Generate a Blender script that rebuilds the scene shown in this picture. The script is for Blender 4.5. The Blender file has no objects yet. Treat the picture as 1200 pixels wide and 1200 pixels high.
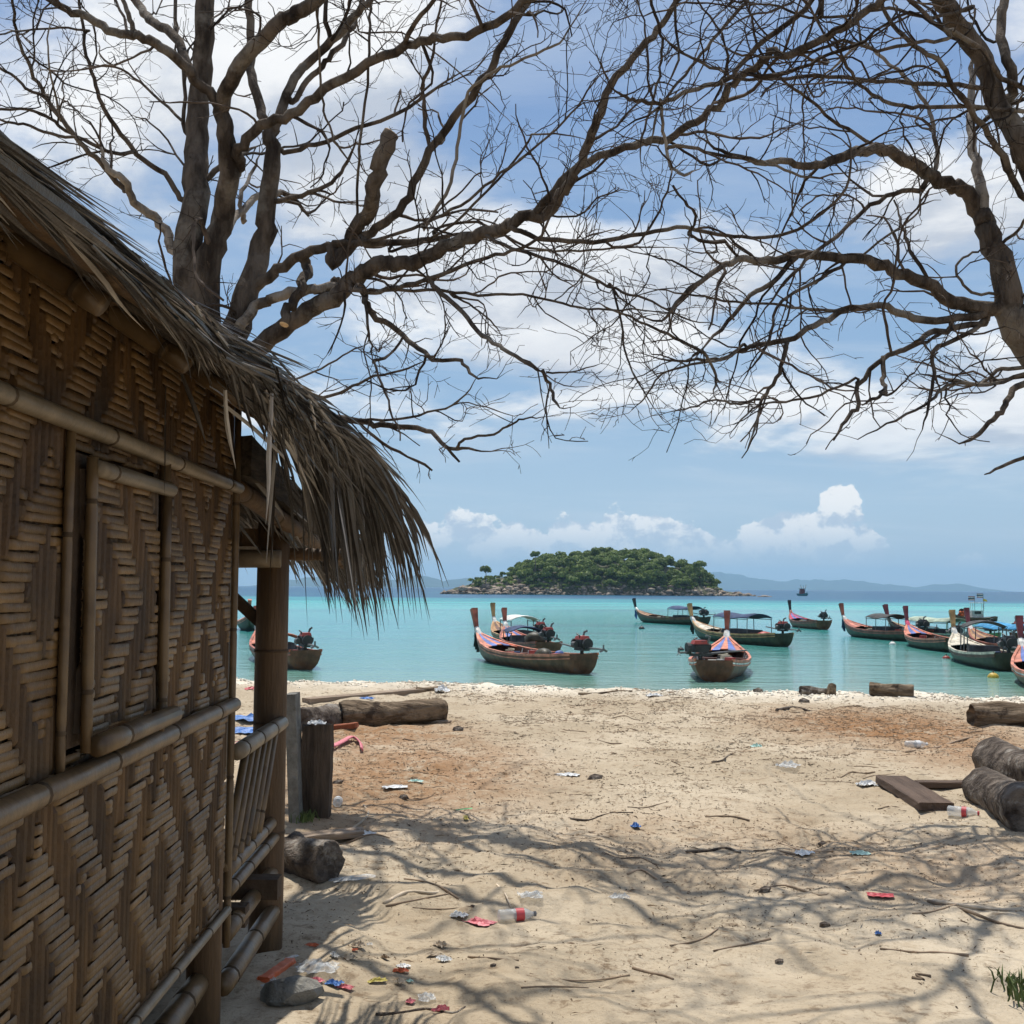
import bpy, math, random
import numpy as np
from mathutils import Vector, Matrix

random.seed(7)
RNG = np.random.default_rng(11)
SC = bpy.context.scene
COL = SC.collection

# ---------------------------------------------------------------- camera
CAM = Vector((0.0, 0.0, 2.65))          # water level is z = 0, the sand flat is z = 1
FPX = 1383.0                            # focal length in pixels of the 1200 px photograph
PITCH = math.radians(3.67)
ROLL = math.radians(0.41)
FW = Vector((0, math.cos(PITCH), math.sin(PITCH)))
UP0 = Vector((0, -math.sin(PITCH), math.cos(PITCH)))
RT0 = Vector((1, 0, 0))
RT = RT0 * math.cos(ROLL) + UP0 * math.sin(ROLL)
UP = -RT0 * math.sin(ROLL) + UP0 * math.cos(ROLL)
cd = bpy.data.cameras.new('camera')
cd.sensor_width = 36.0
cd.lens = 36.0 * FPX / 1200.0
cd.clip_start = 0.05
cd.clip_end = 40000.0
cam = bpy.data.objects.new('camera', cd)
COL.objects.link(cam)
M3 = Matrix((RT, UP, -FW)).transposed()
cam.matrix_world = Matrix.Translation(CAM) @ M3.to_4x4()
SC.camera = cam

# ---------------------------------------------------------------- world: daylight sky with clouds
SUN_EL = math.radians(68)
SUN_AZ = math.radians(-7)               # from ahead, a little to the left
SUNV = Vector((math.sin(SUN_AZ) * math.cos(SUN_EL), math.cos(SUN_AZ) * math.cos(SUN_EL), math.sin(SUN_EL)))
world = bpy.data.worlds.new('World')
SC.world = world
world.use_nodes = True
world.cycles.sampling_method = 'MANUAL'
world.cycles.sample_map_resolution = 256


class NT:
    """small helper for building node trees"""
    def __init__(self, tree):
        self.t = tree

    def n(self, typ, ins=None, **props):
        nd = self.t.nodes.new(typ)
        for k, v in props.items():
            setattr(nd, k, v)
        for k, v in (ins or {}).items():
            s = nd.inputs[k]
            if isinstance(v, bpy.types.NodeSocket):
                self.t.links.new(v, s)
            else:
                s.default_value = v
        return nd

    def m(self, op, a, b=0.0, c=None, clamp=False):
        ins = {0: a, 1: b}
        if c is not None:
            ins[2] = c
        return self.n('ShaderNodeMath', ins, operation=op, use_clamp=clamp).outputs[0]

    def vm(self, op, a, b=None):
        ins = {0: a}
        if b is not None:
            ins[1] = b
        nd = self.n('ShaderNodeVectorMath', ins, operation=op)
        return nd.outputs['Value'] if op in ('LENGTH', 'DOT_PRODUCT') else nd.outputs[0]

    def mr(self, v, a, b, c=0.0, d=1.0, smooth=True):
        return self.n('ShaderNodeMapRange', {0: v, 1: a, 2: b, 3: c, 4: d},
                      interpolation_type='SMOOTHSTEP' if smooth else 'LINEAR').outputs[0]

    def noise(self, vec, scale, detail=4.0, rough=0.5, dist=0.0):
        return self.n('ShaderNodeTexNoise', {'Vector': vec, 'Scale': scale, 'Detail': detail,
                                            'Roughness': rough, 'Distortion': dist}).outputs[0]

    def mix(self, f, a, b, blend='MIX'):
        nd = self.n('ShaderNodeMix', {0: f, 6: a, 7: b}, data_type='RGBA', blend_type=blend)
        return nd.outputs[2]

    def ramp(self, f, stops):
        nd = self.n('ShaderNodeValToRGB', {0: f})
        e = nd.color_ramp.elements
        while len(e) < len(stops):
            e.new(0.5)
        for i, (p, c) in enumerate(stops):
            e[i].position = p
            e[i].color = (c[0], c[1], c[2], 1)
        return nd.outputs[0]


def build_sky():
    t = world.node_tree
    t.nodes.clear()
    k = NT(t)
    out = k.n('ShaderNodeOutputWorld')
    sky = k.n('ShaderNodeTexSky', sky_type='NISHITA', sun_disc=False, sun_elevation=SUN_EL,
              sun_rotation=SUN_AZ, air_density=1.2, dust_density=1.0, ozone_density=1.6)
    D = k.n('ShaderNodeTexCoord').outputs['Generated']
    s = k.n('ShaderNodeSeparateXYZ', {0: D})
    x, y, z = s.outputs
    zp = k.m('MAXIMUM', z, 0.0)
    den = k.m('ADD', zp, 0.16)
    P = k.n('ShaderNodeCombineXYZ', {0: k.m('DIVIDE', x, den), 1: k.m('DIVIDE', y, den), 2: 0.0}).outputs[0]
    P = k.vm('ADD', P, (3.1, 5.7, 0.4))

    def lump(px_, py_, wx, wz, amp):
        """a bank of cloud (or a clear gap, amp < 0) round one compass direction"""
        d = (FW + RT * ((px_ - 600) / FPX) + UP * ((600 - py_) / FPX)).normalized()
        q = k.vm('MULTIPLY', k.vm('SUBTRACT', D, tuple(d)), (1 / wx, 1 / wx, 1 / wz))
        return k.mr(k.vm('LENGTH', q), 0.0, 1.0, amp, 0.0)

    # broken high cloud
    n1 = k.noise(P, 1.5, 8, 0.57, 0.25)
    n2 = k.noise(P, 5.5, 5, 0.6, 0.15)
    cov = k.m('ADD', k.m('MULTIPLY', n1, 0.78), k.m('MULTIPLY', n2, 0.22))
    for a in ((470, 260, 0.17, 0.11, 0.20), (640, 350, 0.22, 0.10, 0.24), (100, 170, 0.22, 0.20, 0.07), (330, 60, 0.18, 0.14, 0.02),
              (800, 345, 0.14, 0.06, 0.12), (1080, 250, 0.11, 0.07, 0.15), (1120, 470, 0.24, 0.09, 0.12), (900, 300, 0.08, 0.04, 0.12),
              (720, 80, 0.21, 0.15, -0.20), (960, 110, 0.20, 0.15, -0.18), (620, 555, 0.6, 0.06, -0.14)):
        cov = k.m('ADD', cov, lump(*a))
    hi = k.mr(cov, 0.47, 0.635)
    hi = k.m('MULTIPLY', hi, k.mr(z, 0.05, 0.15))
    low = k.noise(k.vm('ADD', P, (0.0, -0.22, 0.0)), 1.5, 8, 0.57, 0.25)
    shade = k.m('ADD', k.mr(k.m('SUBTRACT', low, n1), -0.06, 0.12, 0.0, 0.75), k.mr(cov, 0.60, 0.85, 0.0, 0.35))
    shade = k.m('ADD', shade, k.m('MULTIPLY', n2, 0.25), clamp=True)
    shade = k.m('ADD', shade, lump(600, 432, 0.17, 0.035, 0.45), clamp=True)
    hcol = k.mix(shade, (13.0, 13.0, 12.9, 1), (6.4, 7.1, 8.3, 1))
    # thin veil
    veil = k.mr(k.noise(k.vm('MULTIPLY', P, (0.5, 1.4, 1.0)), 2.2, 6, 0.6, 0.6), 0.40, 0.75, 0.10, 0.42)
    # heaped cumulus low over the sea
    C = k.vm('MULTIPLY', D, (1.0, 1.0, 1.3))
    c1 = k.noise(C, 15.0, 7, 0.58, 0.1)
    c2 = k.noise(C, 52.0, 4, 0.62, 0.1)
    top = k.m('ADD', k.m('MULTIPLY', c1, 0.68), k.m('MULTIPLY', c2, 0.32))
    bias = k.mr(z, 0.015, 0.09, 0.05, -0.20, smooth=False)
    for a in ((960, 620, 0.07, 0.055, 0.24), (985, 580, 0.036, 0.042, 0.26), (912, 622, 0.045, 0.036, 0.18), (820, 630, 0.11, 0.042, 0.19),
              (655, 628, 0.12, 0.040, 0.19), (535, 614, 0.07, 0.042, 0.18), (1025, 638, 0.025, 0.022, 0.2),
              (1130, 600, 0.14, 0.05, -0.2), (850, 585, 0.09, 0.035, -0.12)):
        bias = k.m('ADD', bias, lump(*a))
    cm = k.m('ADD', top, bias)
    cum = k.mr(cm, 0.53, 0.575)
    cum = k.m('MULTIPLY', cum, k.mr(z, 0.008, 0.052, 0.0, 1.0))
    cs = k.mr(k.m('SUBTRACT', k.noise(k.vm('ADD', C, (0.0, 0.0, 0.018)), 30.0, 5, 0.6, 0.1), k.noise(C, 30.0, 5, 0.6, 0.1)), 0.10, -0.06)
    cs = k.m('MULTIPLY', cs, k.mr(z, 0.015, 0.075, 0.35, 1.0))
    ccol = k.mix(cs, (6.8, 8.0, 9.4, 1), (12.6, 12.6, 12.4, 1))
    # clear air: deeper blue overhead, paler and a little green towards the sea
    base = k.ramp(z, [(0.0, (0.56, 0.73, 0.88)), (0.07, (0.46, 0.68, 0.91)), (0.16, (0.29, 0.51, 0.81)), (0.40, (0.165, 0.33, 0.68)), (1.0, (0.07, 0.17, 0.46))])
    base = k.mix(1.0, base, (11.5, 11.5, 11.5, 1), 'MULTIPLY')
    base = k.mix(0.75, sky.outputs[0], base)
    c = k.mix(veil, base, (8.2, 9.2, 10.4, 1))
    c = k.mix(hi, c, hcol)
    c = k.mix(cum, c, ccol)
    bg = k.n('ShaderNodeBackground', {0: c, 1: 0.08})
    t.links.new(bg.outputs[0], out.inputs[0])


build_sky()

sd = bpy.data.lights.new('sun', 'SUN')
sd.energy = 5.0
sd.angle = math.radians(0.45)
sd.color = (1.0, 0.955, 0.88)
sun = bpy.data.objects.new('sun', sd)
COL.objects.link(sun)
sun.rotation_euler = SUNV.to_track_quat('Z', 'Y').to_euler()

SC.view_settings.view_transform = 'Standard'
SC.view_settings.look = 'None'
SC.view_settings.gamma = 1.0
SC.view_settings.use_curve_mapping = False
SC.view_settings.exposure = 0.0
SC.cycles.max_bounces = 6
SC.cycles.diffuse_bounces = 3
SC.cycles.use_adaptive_sampling = True
SC.cycles.adaptive_threshold = 0.02
SC.cycles.volume_bounces = 0
SC.cycles.use_denoising = True

# ---------------------------------------------------------------- helpers
def ray(x, y):
    return FW + RT * ((x - 600) / FPX) + UP * ((600 - y) / FPX)


def px(x, y, depth):
    """point on the ray of photo pixel (x, y) at world Y = depth"""
    d = ray(x, y)
    return CAM + d * (depth / d.y)


def onz(x, y, z):
    d = ray(x, y)
    return CAM + d * ((z - CAM.z) / d.z)


def tag(o, label=None, cat=None, group=None, kind=None):
    if label:
        o['label'] = label
    if cat:
        o['category'] = cat
    if group:
        o['group'] = group
    if kind:
        o['kind'] = kind
    return o


def empty(name, loc=(0, 0, 0), rz=0.0, parent=None):
    o = bpy.data.objects.new(name, None)
    COL.objects.link(o)
    o.location = loc
    o.rotation_euler = (0, 0, rz)
    o.empty_display_size = 0.1
    if parent:
        o.parent = parent
    return o


class MB:
    """collects shapes and links them as one mesh object"""
    def __init__(self):
        self.v = []
        self.f = []

    def add(self, verts, faces):
        b = len(self.v)
        self.v.extend([tuple(p) for p in verts])
        self.f.extend([tuple(i + b for i in f) for f in faces])
        return self

    def box(self, c, s, rot=None, taper=1.0):
        hx, hy, hz = s[0] / 2, s[1] / 2, s[2] / 2
        vs = []
        for dz in (-1, 1):
            q = 1.0 if dz < 0 else taper
            for dx, dy in ((-1, -1), (1, -1), (1, 1), (-1, 1)):
                p = Vector((dx * hx * q, dy * hy * q, dz * hz))
                if rot is not None:
                    p = rot @ p
                vs.append(p + Vector(c))
        return self.add(vs, [(0, 3, 2, 1), (4, 5, 6, 7), (0, 1, 5, 4), (1, 2, 6, 5), (2, 3, 7, 6), (3, 0, 4, 7)])

    def tube(self, pts, rad, sides=8, cap=True, flat=1.0, phase=0.0, lump=0.0):
        pts = [Vector(p) for p in pts]
        n = len(pts)
        if not hasattr(rad, '__len__'):
            rad = [rad] * n
        vs, fs = [], []
        t0 = (pts[1] - pts[0]).normalized()
        a = Vector((0, 0, 1)) if abs(t0.z) < 0.9 else Vector((1, 0, 0))
        u = t0.cross(a).normalized()
        for i in range(n):
            if i == 0:
                tg = pts[1] - pts[0]
            elif i == n - 1:
                tg = pts[-1] - pts[-2]
            else:
                tg = pts[i + 1] - pts[i - 1]
            if tg.length < 1e-9:
                tg = t0
            tg = tg.normalized()
            u = (u - tg * u.dot(tg))
            if u.length < 1e-6:
                u = tg.orthogonal()
            u = u.normalized()
            w = tg.cross(u)
            for k in range(sides):
                an = phase + 2 * math.pi * k / sides
                r = rad[i] * (1 + (random.uniform(-lump, lump) if lump else 0))
                vs.append(pts[i] + u * (math.cos(an) * r) + w * (math.sin(an) * r * flat))
        for i in range(n - 1):
            for k in range(sides):
                k2 = (k + 1) % sides
                fs.append((i * sides + k, i * sides + k2, (i + 1) * sides + k2, (i + 1) * sides + k))
        if cap:
            fs.append(tuple(range(sides - 1, -1, -1)))
            fs.append(tuple((n - 1) * sides + k for k in range(sides)))
        return self.add(vs, fs)

    def build(self, name, mat, parent=None, smooth=False):
        me = bpy.data.meshes.new(name)
        me.from_pydata(self.v, [], self.f)
        if smooth:
            me.polygons.foreach_set('use_smooth', [True] * len(me.polygons))
        me.materials.append(mat)
        o = bpy.data.objects.new(name, me)
        COL.objects.link(o)
        if parent:
            o.parent = parent
        return o


def np_mesh(name, V, F, mat, parent=None, smooth=True):
    me = bpy.data.meshes.new(name)
    V = np.asarray(V, dtype=np.float32)
    F = np.asarray(F, dtype=np.int32)
    me.vertices.add(len(V))
    me.vertices.foreach_set('co', V.ravel())
    k = F.shape[1]
    me.loops.add(F.size)
    me.loops.foreach_set('vertex_index', F.ravel())
    me.polygons.add(len(F))
    me.polygons.foreach_set('loop_start', np.arange(0, F.size, k, dtype=np.int32))
    me.update(calc_edges=True)
    me.polygons.foreach_set('use_smooth', np.full(len(F), smooth))
    me.materials.append(mat)
    o = bpy.data.objects.new(name, me)
    COL.objects.link(o)
    if parent:
        o.parent = parent
    return o


def grid_faces(nx, ny):
    i = np.arange(nx - 1)
    j = np.arange(ny - 1)
    J, I = np.meshgrid(j, i, indexing='ij')
    a = (J * nx + I).ravel()
    return np.stack([a, a + 1, a + nx + 1, a + nx], axis=1)


def hash2(ix, iy, seed):
    h = (ix.astype(np.int64) * 374761393 + iy.astype(np.int64) * 668265263 + seed * 1442695041) & 0x7fffffff
    h = ((h ^ (h >> 13)) * 1274126177) & 0x7fffffff
    return ((h ^ (h >> 16)) & 0xffff) / 65535.0


def vnoise(x, y, seed=0):
    x = np.asarray(x, dtype=float)
    y = np.asarray(y, dtype=float)
    ix = np.floor(x).astype(np.int64)
    iy = np.floor(y).astype(np.int64)
    fx = x - ix
    fy = y - iy
    fx = fx * fx * (3 - 2 * fx)
    fy = fy * fy * (3 - 2 * fy)
    a = hash2(ix, iy, seed)
    b = hash2(ix + 1, iy, seed)
    c = hash2(ix, iy + 1, seed)
    d = hash2(ix + 1, iy + 1, seed)
    return (a * (1 - fx) + b * fx) * (1 - fy) + (c * (1 - fx) + d * fx) * fy


def catmull(P, per=6):
    P = [Vector(p) for p in P]
    if len(P) == 2:
        return [P[0].lerp(P[1], i / per) for i in range(per + 1)]
    Q = [P[0] * 2 - P[1]] + P + [P[-1] * 2 - P[-2]]
    out = []
    for i in range(1, len(Q) - 2):
        p0, p1, p2, p3 = Q[i - 1], Q[i], Q[i + 1], Q[i + 2]
        for s in range(per):
            t = s / per
            out.append(0.5 * ((2 * p1) + (p2 - p0) * t + (2 * p0 - 5 * p1 + 4 * p2 - p3) * t * t
                              + (3 * p1 - p0 - 3 * p2 + p3) * t ** 3))
    out.append(P[-1])
    return out


# ---------------------------------------------------------------- materials
MATS = {}


def mat(name, col, rough=0.7, var=0.25, scale=8.0, bump=0.0, bscale=30.0, stretch=(1, 1, 1), island=0.0,
        spec=0.3, col2=None, metal=0.0, alpha=1.0, trans=0.0, objvar=0.0, patch=None, bdist=0.02):
    if name in MATS:
        return MATS[name]
    m = bpy.data.materials.new(name)
    m.use_nodes = True
    k = NT(m.node_tree)
    b = m.node_tree.nodes['Principled BSDF']
    oc = k.n('ShaderNodeTexCoord').outputs['Object']
    v = k.vm('MULTIPLY', oc, stretch)
    n = k.noise(v, scale, 6, 0.6)
    c1 = (*col, 1)
    if col2 is None:
        col2 = tuple(max(0.0, c * (1 - var)) for c in col)
        c1 = tuple(min(1, c * (1 + var * 0.6)) for c in col) + (1,)
    c = k.mix(k.mr(n, 0.32, 0.68), (*col2, 1), c1)
    if patch:
        pc, ps, p0, p1 = patch
        c = k.mix(k.mr(k.noise(oc, ps, 5, 0.65), p0, p1), c, (*pc, 1))
    if island:
        g = k.n('ShaderNodeNewGeometry').outputs['Random Per Island']
        c = k.mix(1.0, c, k.ramp(g, [(0, (1 - island,) * 3), (1, (1 + island,) * 3)]), 'MULTIPLY')
    if objvar:
        g = k.n('ShaderNodeObjectInfo').outputs['Random']
        hs = k.n('ShaderNodeHueSaturation', {'Value': k.mr(g, 0, 1, 1 - objvar, 1 + objvar, smooth=False), 'Color': c})
        c = hs.outputs[0]
    m.node_tree.links.new(c, b.inputs['Base Color'])
    b.inputs['Roughness'].default_value = rough
    b.inputs['Specular IOR Level'].default_value = spec
    b.inputs['Metallic'].default_value = metal
    b.inputs['Alpha'].default_value = alpha
    b.inputs['Transmission Weight'].default_value = trans
    if bump:
        bn = k.noise(v, bscale, 5, 0.6)
        bp = k.n('ShaderNodeBump', {'Height': bn, 'Strength': min(1.0, bump), 'Distance': bdist})
        m.node_tree.links.new(bp.outputs[0], b.inputs['Normal'])
    MATS[name] = m
    return m
# ---------------------------------------------------------------- the beach
def crest(X):
    X = np.clip(np.asarray(X, dtype=float), -60, 40)
    return 19.6 - 0.21 * X + 0.5 * (vnoise(X * 0.35, X * 0 + 3.3, 5) - 0.5)


def gz(X, Y):
    X = np.asarray(X, dtype=float)
    Y = np.asarray(Y, dtype=float)
    c = crest(X)
    z = 1.0 + 0.05 * (vnoise(X * 0.5, Y * 0.5, 1) - 0.5)
    z = z + 0.075 * (vnoise(X * 2.3 + 5, Y * 2.3, 2) - 0.5) + 0.045 * (vnoise(X * 5.6, Y * 5.6 + 9, 3) - 0.5)
    z = z + 0.018 * (vnoise(X * 13, Y * 13, 4) - 0.5)
    # trampled hollows
    z = z - 0.035 * np.clip(vnoise(X * 3.1 + 20, Y * 3.1 + 4, 6) - 0.72, 0, 1) * 4
    z = z + 0.05 * np.exp(-((Y - c + 0.5) / 1.2) ** 2) * (0.4 + vnoise(X * 1.7, Y * 1.7, 8))
    d = np.maximum(Y - c, 0)
    z = np.where(d > 0, z - d * 0.115 - 0.02 * np.minimum(d, 6) ** 1.4, z)
    return np.maximum(z, -4.0)


def gp(x, y):
    """photo pixel -> point on the sand"""
    p = onz(x, y, 1.0)
    for _ in range(3):
        p = onz(x, y, float(gz(p.x, p.y)))
    return p


def axis(a, b, segs):
    out = []
    for s0, s1, st in segs:
        out.append(np.arange(s0, s1, st))
    out.append([segs[-1][1]])
    return np.concatenate(out)


def sand_material():
    m = bpy.data.materials.new('sand')
    m.use_nodes = True
    k = NT(m.node_tree)
    b = m.node_tree.nodes['Principled BSDF']
    P = k.n('ShaderNodeNewGeometry').outputs['Position']
    big = k.noise(P, 0.55, 6, 0.6)
    med = k.noise(P, 3.5, 7, 0.65)
    fine = k.noise(P, 60.0, 4, 0.7)
    c = k.mix(k.mr(big, 0.35, 0.65), (0.395, 0.322, 0.225, 1), (0.52, 0.44, 0.325, 1))
    c = k.mix(k.mr(med, 0.50, 0.75, 0.0, 0.5), c, (0.33, 0.25, 0.16, 1))
    clod = k.noise(P, 11.0, 7, 0.72, 0.3)
    c = k.mix(k.m('MULTIPLY', k.mr(clod, 0.52, 0.66), k.mr(k.noise(P, 0.9, 4, 0.6), 0.34, 0.58, 0.2, 0.95)), c, (0.19, 0.138, 0.088, 1))
    crumb = k.mr(k.noise(P, 34.0, 6, 0.75, 0.2), 0.53, 0.66)
    c = k.mix(k.m('MULTIPLY', crumb, k.mr(k.noise(P, 1.6, 5, 0.6), 0.36, 0.62, 0.10, 0.7)), c, (0.15, 0.105, 0.066, 1))
    sep = k.n('ShaderNodeSeparateXYZ', {0: P})
    # strewn brown needles and rotted leaves in two drifts
    blot = None
    for (pxx, pyy, rx, ry, amp) in ((1045, 855, 2.1, 3.0, 1.0), (470, 905, 1.7, 3.2, 0.85), (430, 860, 1.6, 2.2, 0.9),
                                    (1160, 880, 1.6, 2.5, 0.8), (800, 985, 1.6, 1.6, 0.25), (1080, 1010, 1.6, 1.3, 0.35)):
        g = gp(pxx, pyy)
        q = k.vm('MULTIPLY', k.vm('SUBTRACT', P, (g.x, g.y, g.z)), (1 / rx, 1 / ry, 0))
        w = k.mr(k.vm('LENGTH', q), 0.15, 1.15, amp, 0.0)
        blot = w if blot is None else k.m('MAXIMUM', blot, w)
    br = k.m('MULTIPLY', blot, k.mr(k.m('ADD', k.m('MULTIPLY', med, 0.6), k.m('MULTIPLY', k.noise(P, 14, 5, 0.7), 0.4)), 0.30, 0.54))
    c = k.mix(k.m('MULTIPLY', br, 0.95), c, k.mix(fine, (0.16, 0.072, 0.028, 1), (0.36, 0.185, 0.078, 1)))
    # bleached coral sand along the berm
    cre = k.m('ADD', sep.outputs[1], k.m('MULTIPLY', sep.outputs[0], 0.21))
    wh = k.m('MULTIPLY', k.mr(cre, 17.6, 19.6), k.mr(med, 0.3, 0.6, 0.4, 1.0))
    c = k.mix(wh, c, (0.76, 0.70, 0.58, 1))
    wet = k.mr(sep.outputs[2], 0.25, 0.05)
    c = k.mix(k.m('MULTIPLY', wet, 0.6), c, (0.30, 0.24, 0.16, 1))
    # speckle of grit
    sp = k.mr(k.noise(P, 95, 2, 0.5), 0.64, 0.72)
    c = k.mix(k.m('MULTIPLY', sp, 0.55), c, (0.16, 0.115, 0.075, 1))
    c = k.mix(k.mr(fine, 0.3, 0.7, 0.18, 0.0), c, (0.30, 0.22, 0.14, 1))
    m.node_tree.links.new(c, b.inputs['Base Color'])
    b.inputs['Roughness'].default_value = 0.95
    b.inputs['Specular IOR Level'].default_value = 0.1
    h = k.m('ADD', k.m('MULTIPLY', med, 0.6), k.m('ADD', k.m('MULTIPLY', fine, 0.12), k.m('MULTIPLY', k.noise(P, 18, 5, 0.65), 0.35)))
    bp = k.n('ShaderNodeBump', {'Height': h, 'Strength': 0.75, 'Distance': 0.05})
    m.node_tree.links.new(bp.outputs[0], b.inputs['Normal'])
    return m


def build_beach():
    xs = axis(0, 0, [(-420, -40, 20), (-40, -12, 1.0), (-12, -3.2, 0.2), (-3.2, 9.5, 0.055), (9.5, 16, 0.2), (16, 60, 1.2), (60, 420, 24)])
    ys = axis(0, 0, [(-260, -20, 20), (-20, 2.5, 0.5), (2.5, 11, 0.055), (11, 22.5, 0.10), (22.5, 40, 0.5), (40, 90, 5)])
    X, Y = np.meshgrid(xs, ys)
    Z = gz(X, Y)
    V = np.stack([X.ravel(), Y.ravel(), Z.ravel()], axis=1)
    o = np_mesh('sand_beach', V, grid_faces(len(xs), len(ys)), sand_material())
    tag(o, kind='structure')


build_beach()


# ---------------------------------------------------------------- the sea
def water_material():
    m = bpy.data.materials.new('sea_water')
    m.use_nodes = True
    k = NT(m.node_tree)
    b = m.node_tree.nodes['Principled BSDF']
    P = k.n('ShaderNodeNewGeometry').outputs['Position']
    s = k.n('ShaderNodeSeparateXYZ', {0: P})
    wob = k.noise(k.vm('MULTIPLY', P, (0.35, 1.0, 1.0)), 0.02, 4, 0.55)
    yy = k.m('MULTIPLY', s.outputs[1], k.mr(wob, 0.2, 0.8, 0.72, 1.28, smooth=False))
    f = k.m('DIVIDE', k.m('LOGARITHM', k.m('MAXIMUM', yy, 20.0), 10.0), 4.0)
    # seabed colour seen through the water: sand shallows, turquoise lagoon, the drop-off
    L = lambda d: math.log10(d) / 4.0
    c = k.ramp(f, [(L(26), (0.30, 0.37, 0.28)), (L(34), (0.15, 0.31, 0.255)), (L(50), (0.085, 0.30, 0.26)), (L(80), (0.055, 0.335, 0.31)),
                   (L(180), (0.065, 0.385, 0.36)), (L(245), (0.045, 0.25, 0.29)), (L(330), (0.018, 0.08, 0.17)), (L(3000), (0.011, 0.05, 0.13))])
    grass = k.mr(k.noise(k.vm('MULTIPLY', P, (0.22, 1.0, 1.0)), 0.055, 5, 0.6, 0.4), 0.50, 0.64, 0.0, 0.65)
    grass = k.m('MULTIPLY', grass, k.mr(s.outputs[1], 45, 80))
    c = k.mix(grass, c, (0.03, 0.17, 0.21, 1))
    streak = k.mr(k.noise(k.vm('MULTIPLY', P, (0.10, 1.0, 1.0)), 0.35, 5, 0.6, 0.3), 0.5, 0.70, 0.0, 0.55)
    c = k.mix(k.m('MULTIPLY', streak, k.mr(s.outputs[1], 36, 70)), c, (0.045, 0.20, 0.22, 1))
    m.node_tree.links.new(c, b.inputs['Base Color'])
    far = k.mr(s.outputs[1], 60, 260)
    m.node_tree.links.new(k.mr(far, 0, 1, 0.07, 0.30, smooth=False), b.inputs['Roughness'])
    m.node_tree.links.new(k.mr(far, 0, 1, 0.33, 0.08, smooth=False), b.inputs['Specular IOR Level'])
    b.inputs['IOR'].default_value = 1.33
    w1 = k.noise(k.vm('MULTIPLY', P, (0.55, 1.4, 1.0)), 1.3, 5, 0.55, 0.3)
    w2 = k.noise(k.vm('MULTIPLY', P, (0.7, 1.2, 1.0)), 5.0, 4, 0.6, 0.2)
    w3 = k.noise(k.vm('MULTIPLY', P, (0.3, 1.0, 1.0)), 0.25, 3, 0.5)
    h = k.m('ADD', k.m('MULTIPLY', w1, 0.55), k.m('ADD', k.m('MULTIPLY', w2, 0.13), k.m('MULTIPLY', w3, 1.2)))
    bp = k.n('ShaderNodeBump', {'Height': h, 'Strength': 0.55, 'Distance': 0.22})
    m.node_tree.links.new(bp.outputs[0], b.inputs['Normal'])
    return m


def build_sea():
    xs = np.concatenate([np.linspace(-11500, -200, 20), np.linspace(-150, 150, 31), np.linspace(200, 11500, 20)])
    ys = np.concatenate([np.arange(22, 120, 4), np.geomspace(125, 13200, 40)])
    X, Y = np.meshgrid(xs, ys)
    V = np.stack([X.ravel(), Y.ravel(), np.zeros(X.size)], axis=1)
    o = np_mesh('sea_water', V, grid_faces(len(xs), len(ys)), water_material())
    tag(o, kind='structure')


build_sea()


# ---------------------------------------------------------------- far hills
def build_hills():
    m = mat('far_hill_forest', (0.05, 0.075, 0.06), 0.95, 0.3, 0.01)
    def ridge(name, prof, depth, thick):
        xs = np.linspace(prof[0][0], prof[-1][0], 140)
        ph = np.interp(xs, [p[0] for p in prof], [p[1] for p in prof])
        ph = ph + 2.6 * (vnoise(xs * 0.06, xs * 0, 21) - 0.5) * np.minimum(1, ph / 4) + 1.2 * (vnoise(xs * 0.2, xs * 0, 22) - 0.5) * np.minimum(1, ph / 4)
        rows = []
        for a, hgt in ((-1, -0.03), (-0.55, 0.45), (-0.2, 0.85), (0, 1.0), (0.35, 0.7), (0.7, 0.3), (1, -0.03)):
            yy = depth + a * thick + 120 * (vnoise(xs * 0.05, xs * 0 + a * 7, 23) - 0.5)
            X = (xs - 600) / FPX * depth
            Z = np.maximum(ph, 0) / FPX * depth * hgt * (1 + 0.25 * (vnoise(xs * 0.1, xs * 0 + a * 3, 24) - 0.5)) - 1
            rows.append(np.stack([X, yy, Z], axis=1))
        o = np_mesh(name, np.concatenate(rows), grid_faces(len(xs), len(rows)), m)
        tag(o, kind='structure')
    ridge('hills', [(300, 0), (350, 9), (380, 12), (420, 11), (440, 8), (470, 7), (488, 14), (500, 13), (520, 8), (545, 10), (570, 9), (600, 5), (640, 0)], 8200, 650)
    ridge('hills', [(760, 0), (800, 17), (835, 22), (860, 19), (890, 12), (930, 11), (970, 13), (1005, 12), (1040, 8), (1075, 4), (1095, 8), (1120, 9), (1140, 4), (1160, 0)], 11200, 900)
    ridge('hills', [(-900, 0), (-700, 14), (-500, 9), (-300, 18), (-50, 7), (60, 0)], 9800, 800)
    ridge('hills', [(1700, 0), (1850, 10), (2000, 14), (2200, 6), (2300, 0)], 10500, 800)


build_hills()


# ---------------------------------------------------------------- the island
IY = 470.0
ISC = IY / FPX
PROF = [(516, 0), (525, 4), (545, 11), (560, 16), (580, 20), (600, 28), (615, 35), (630, 38), (650, 43), (680, 46), (700, 49), (720, 50),
        (740, 50), (765, 50), (780, 42), (800, 38), (825, 29), (840, 16), (850, 7), (865, 4), (880, 0)]


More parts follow.
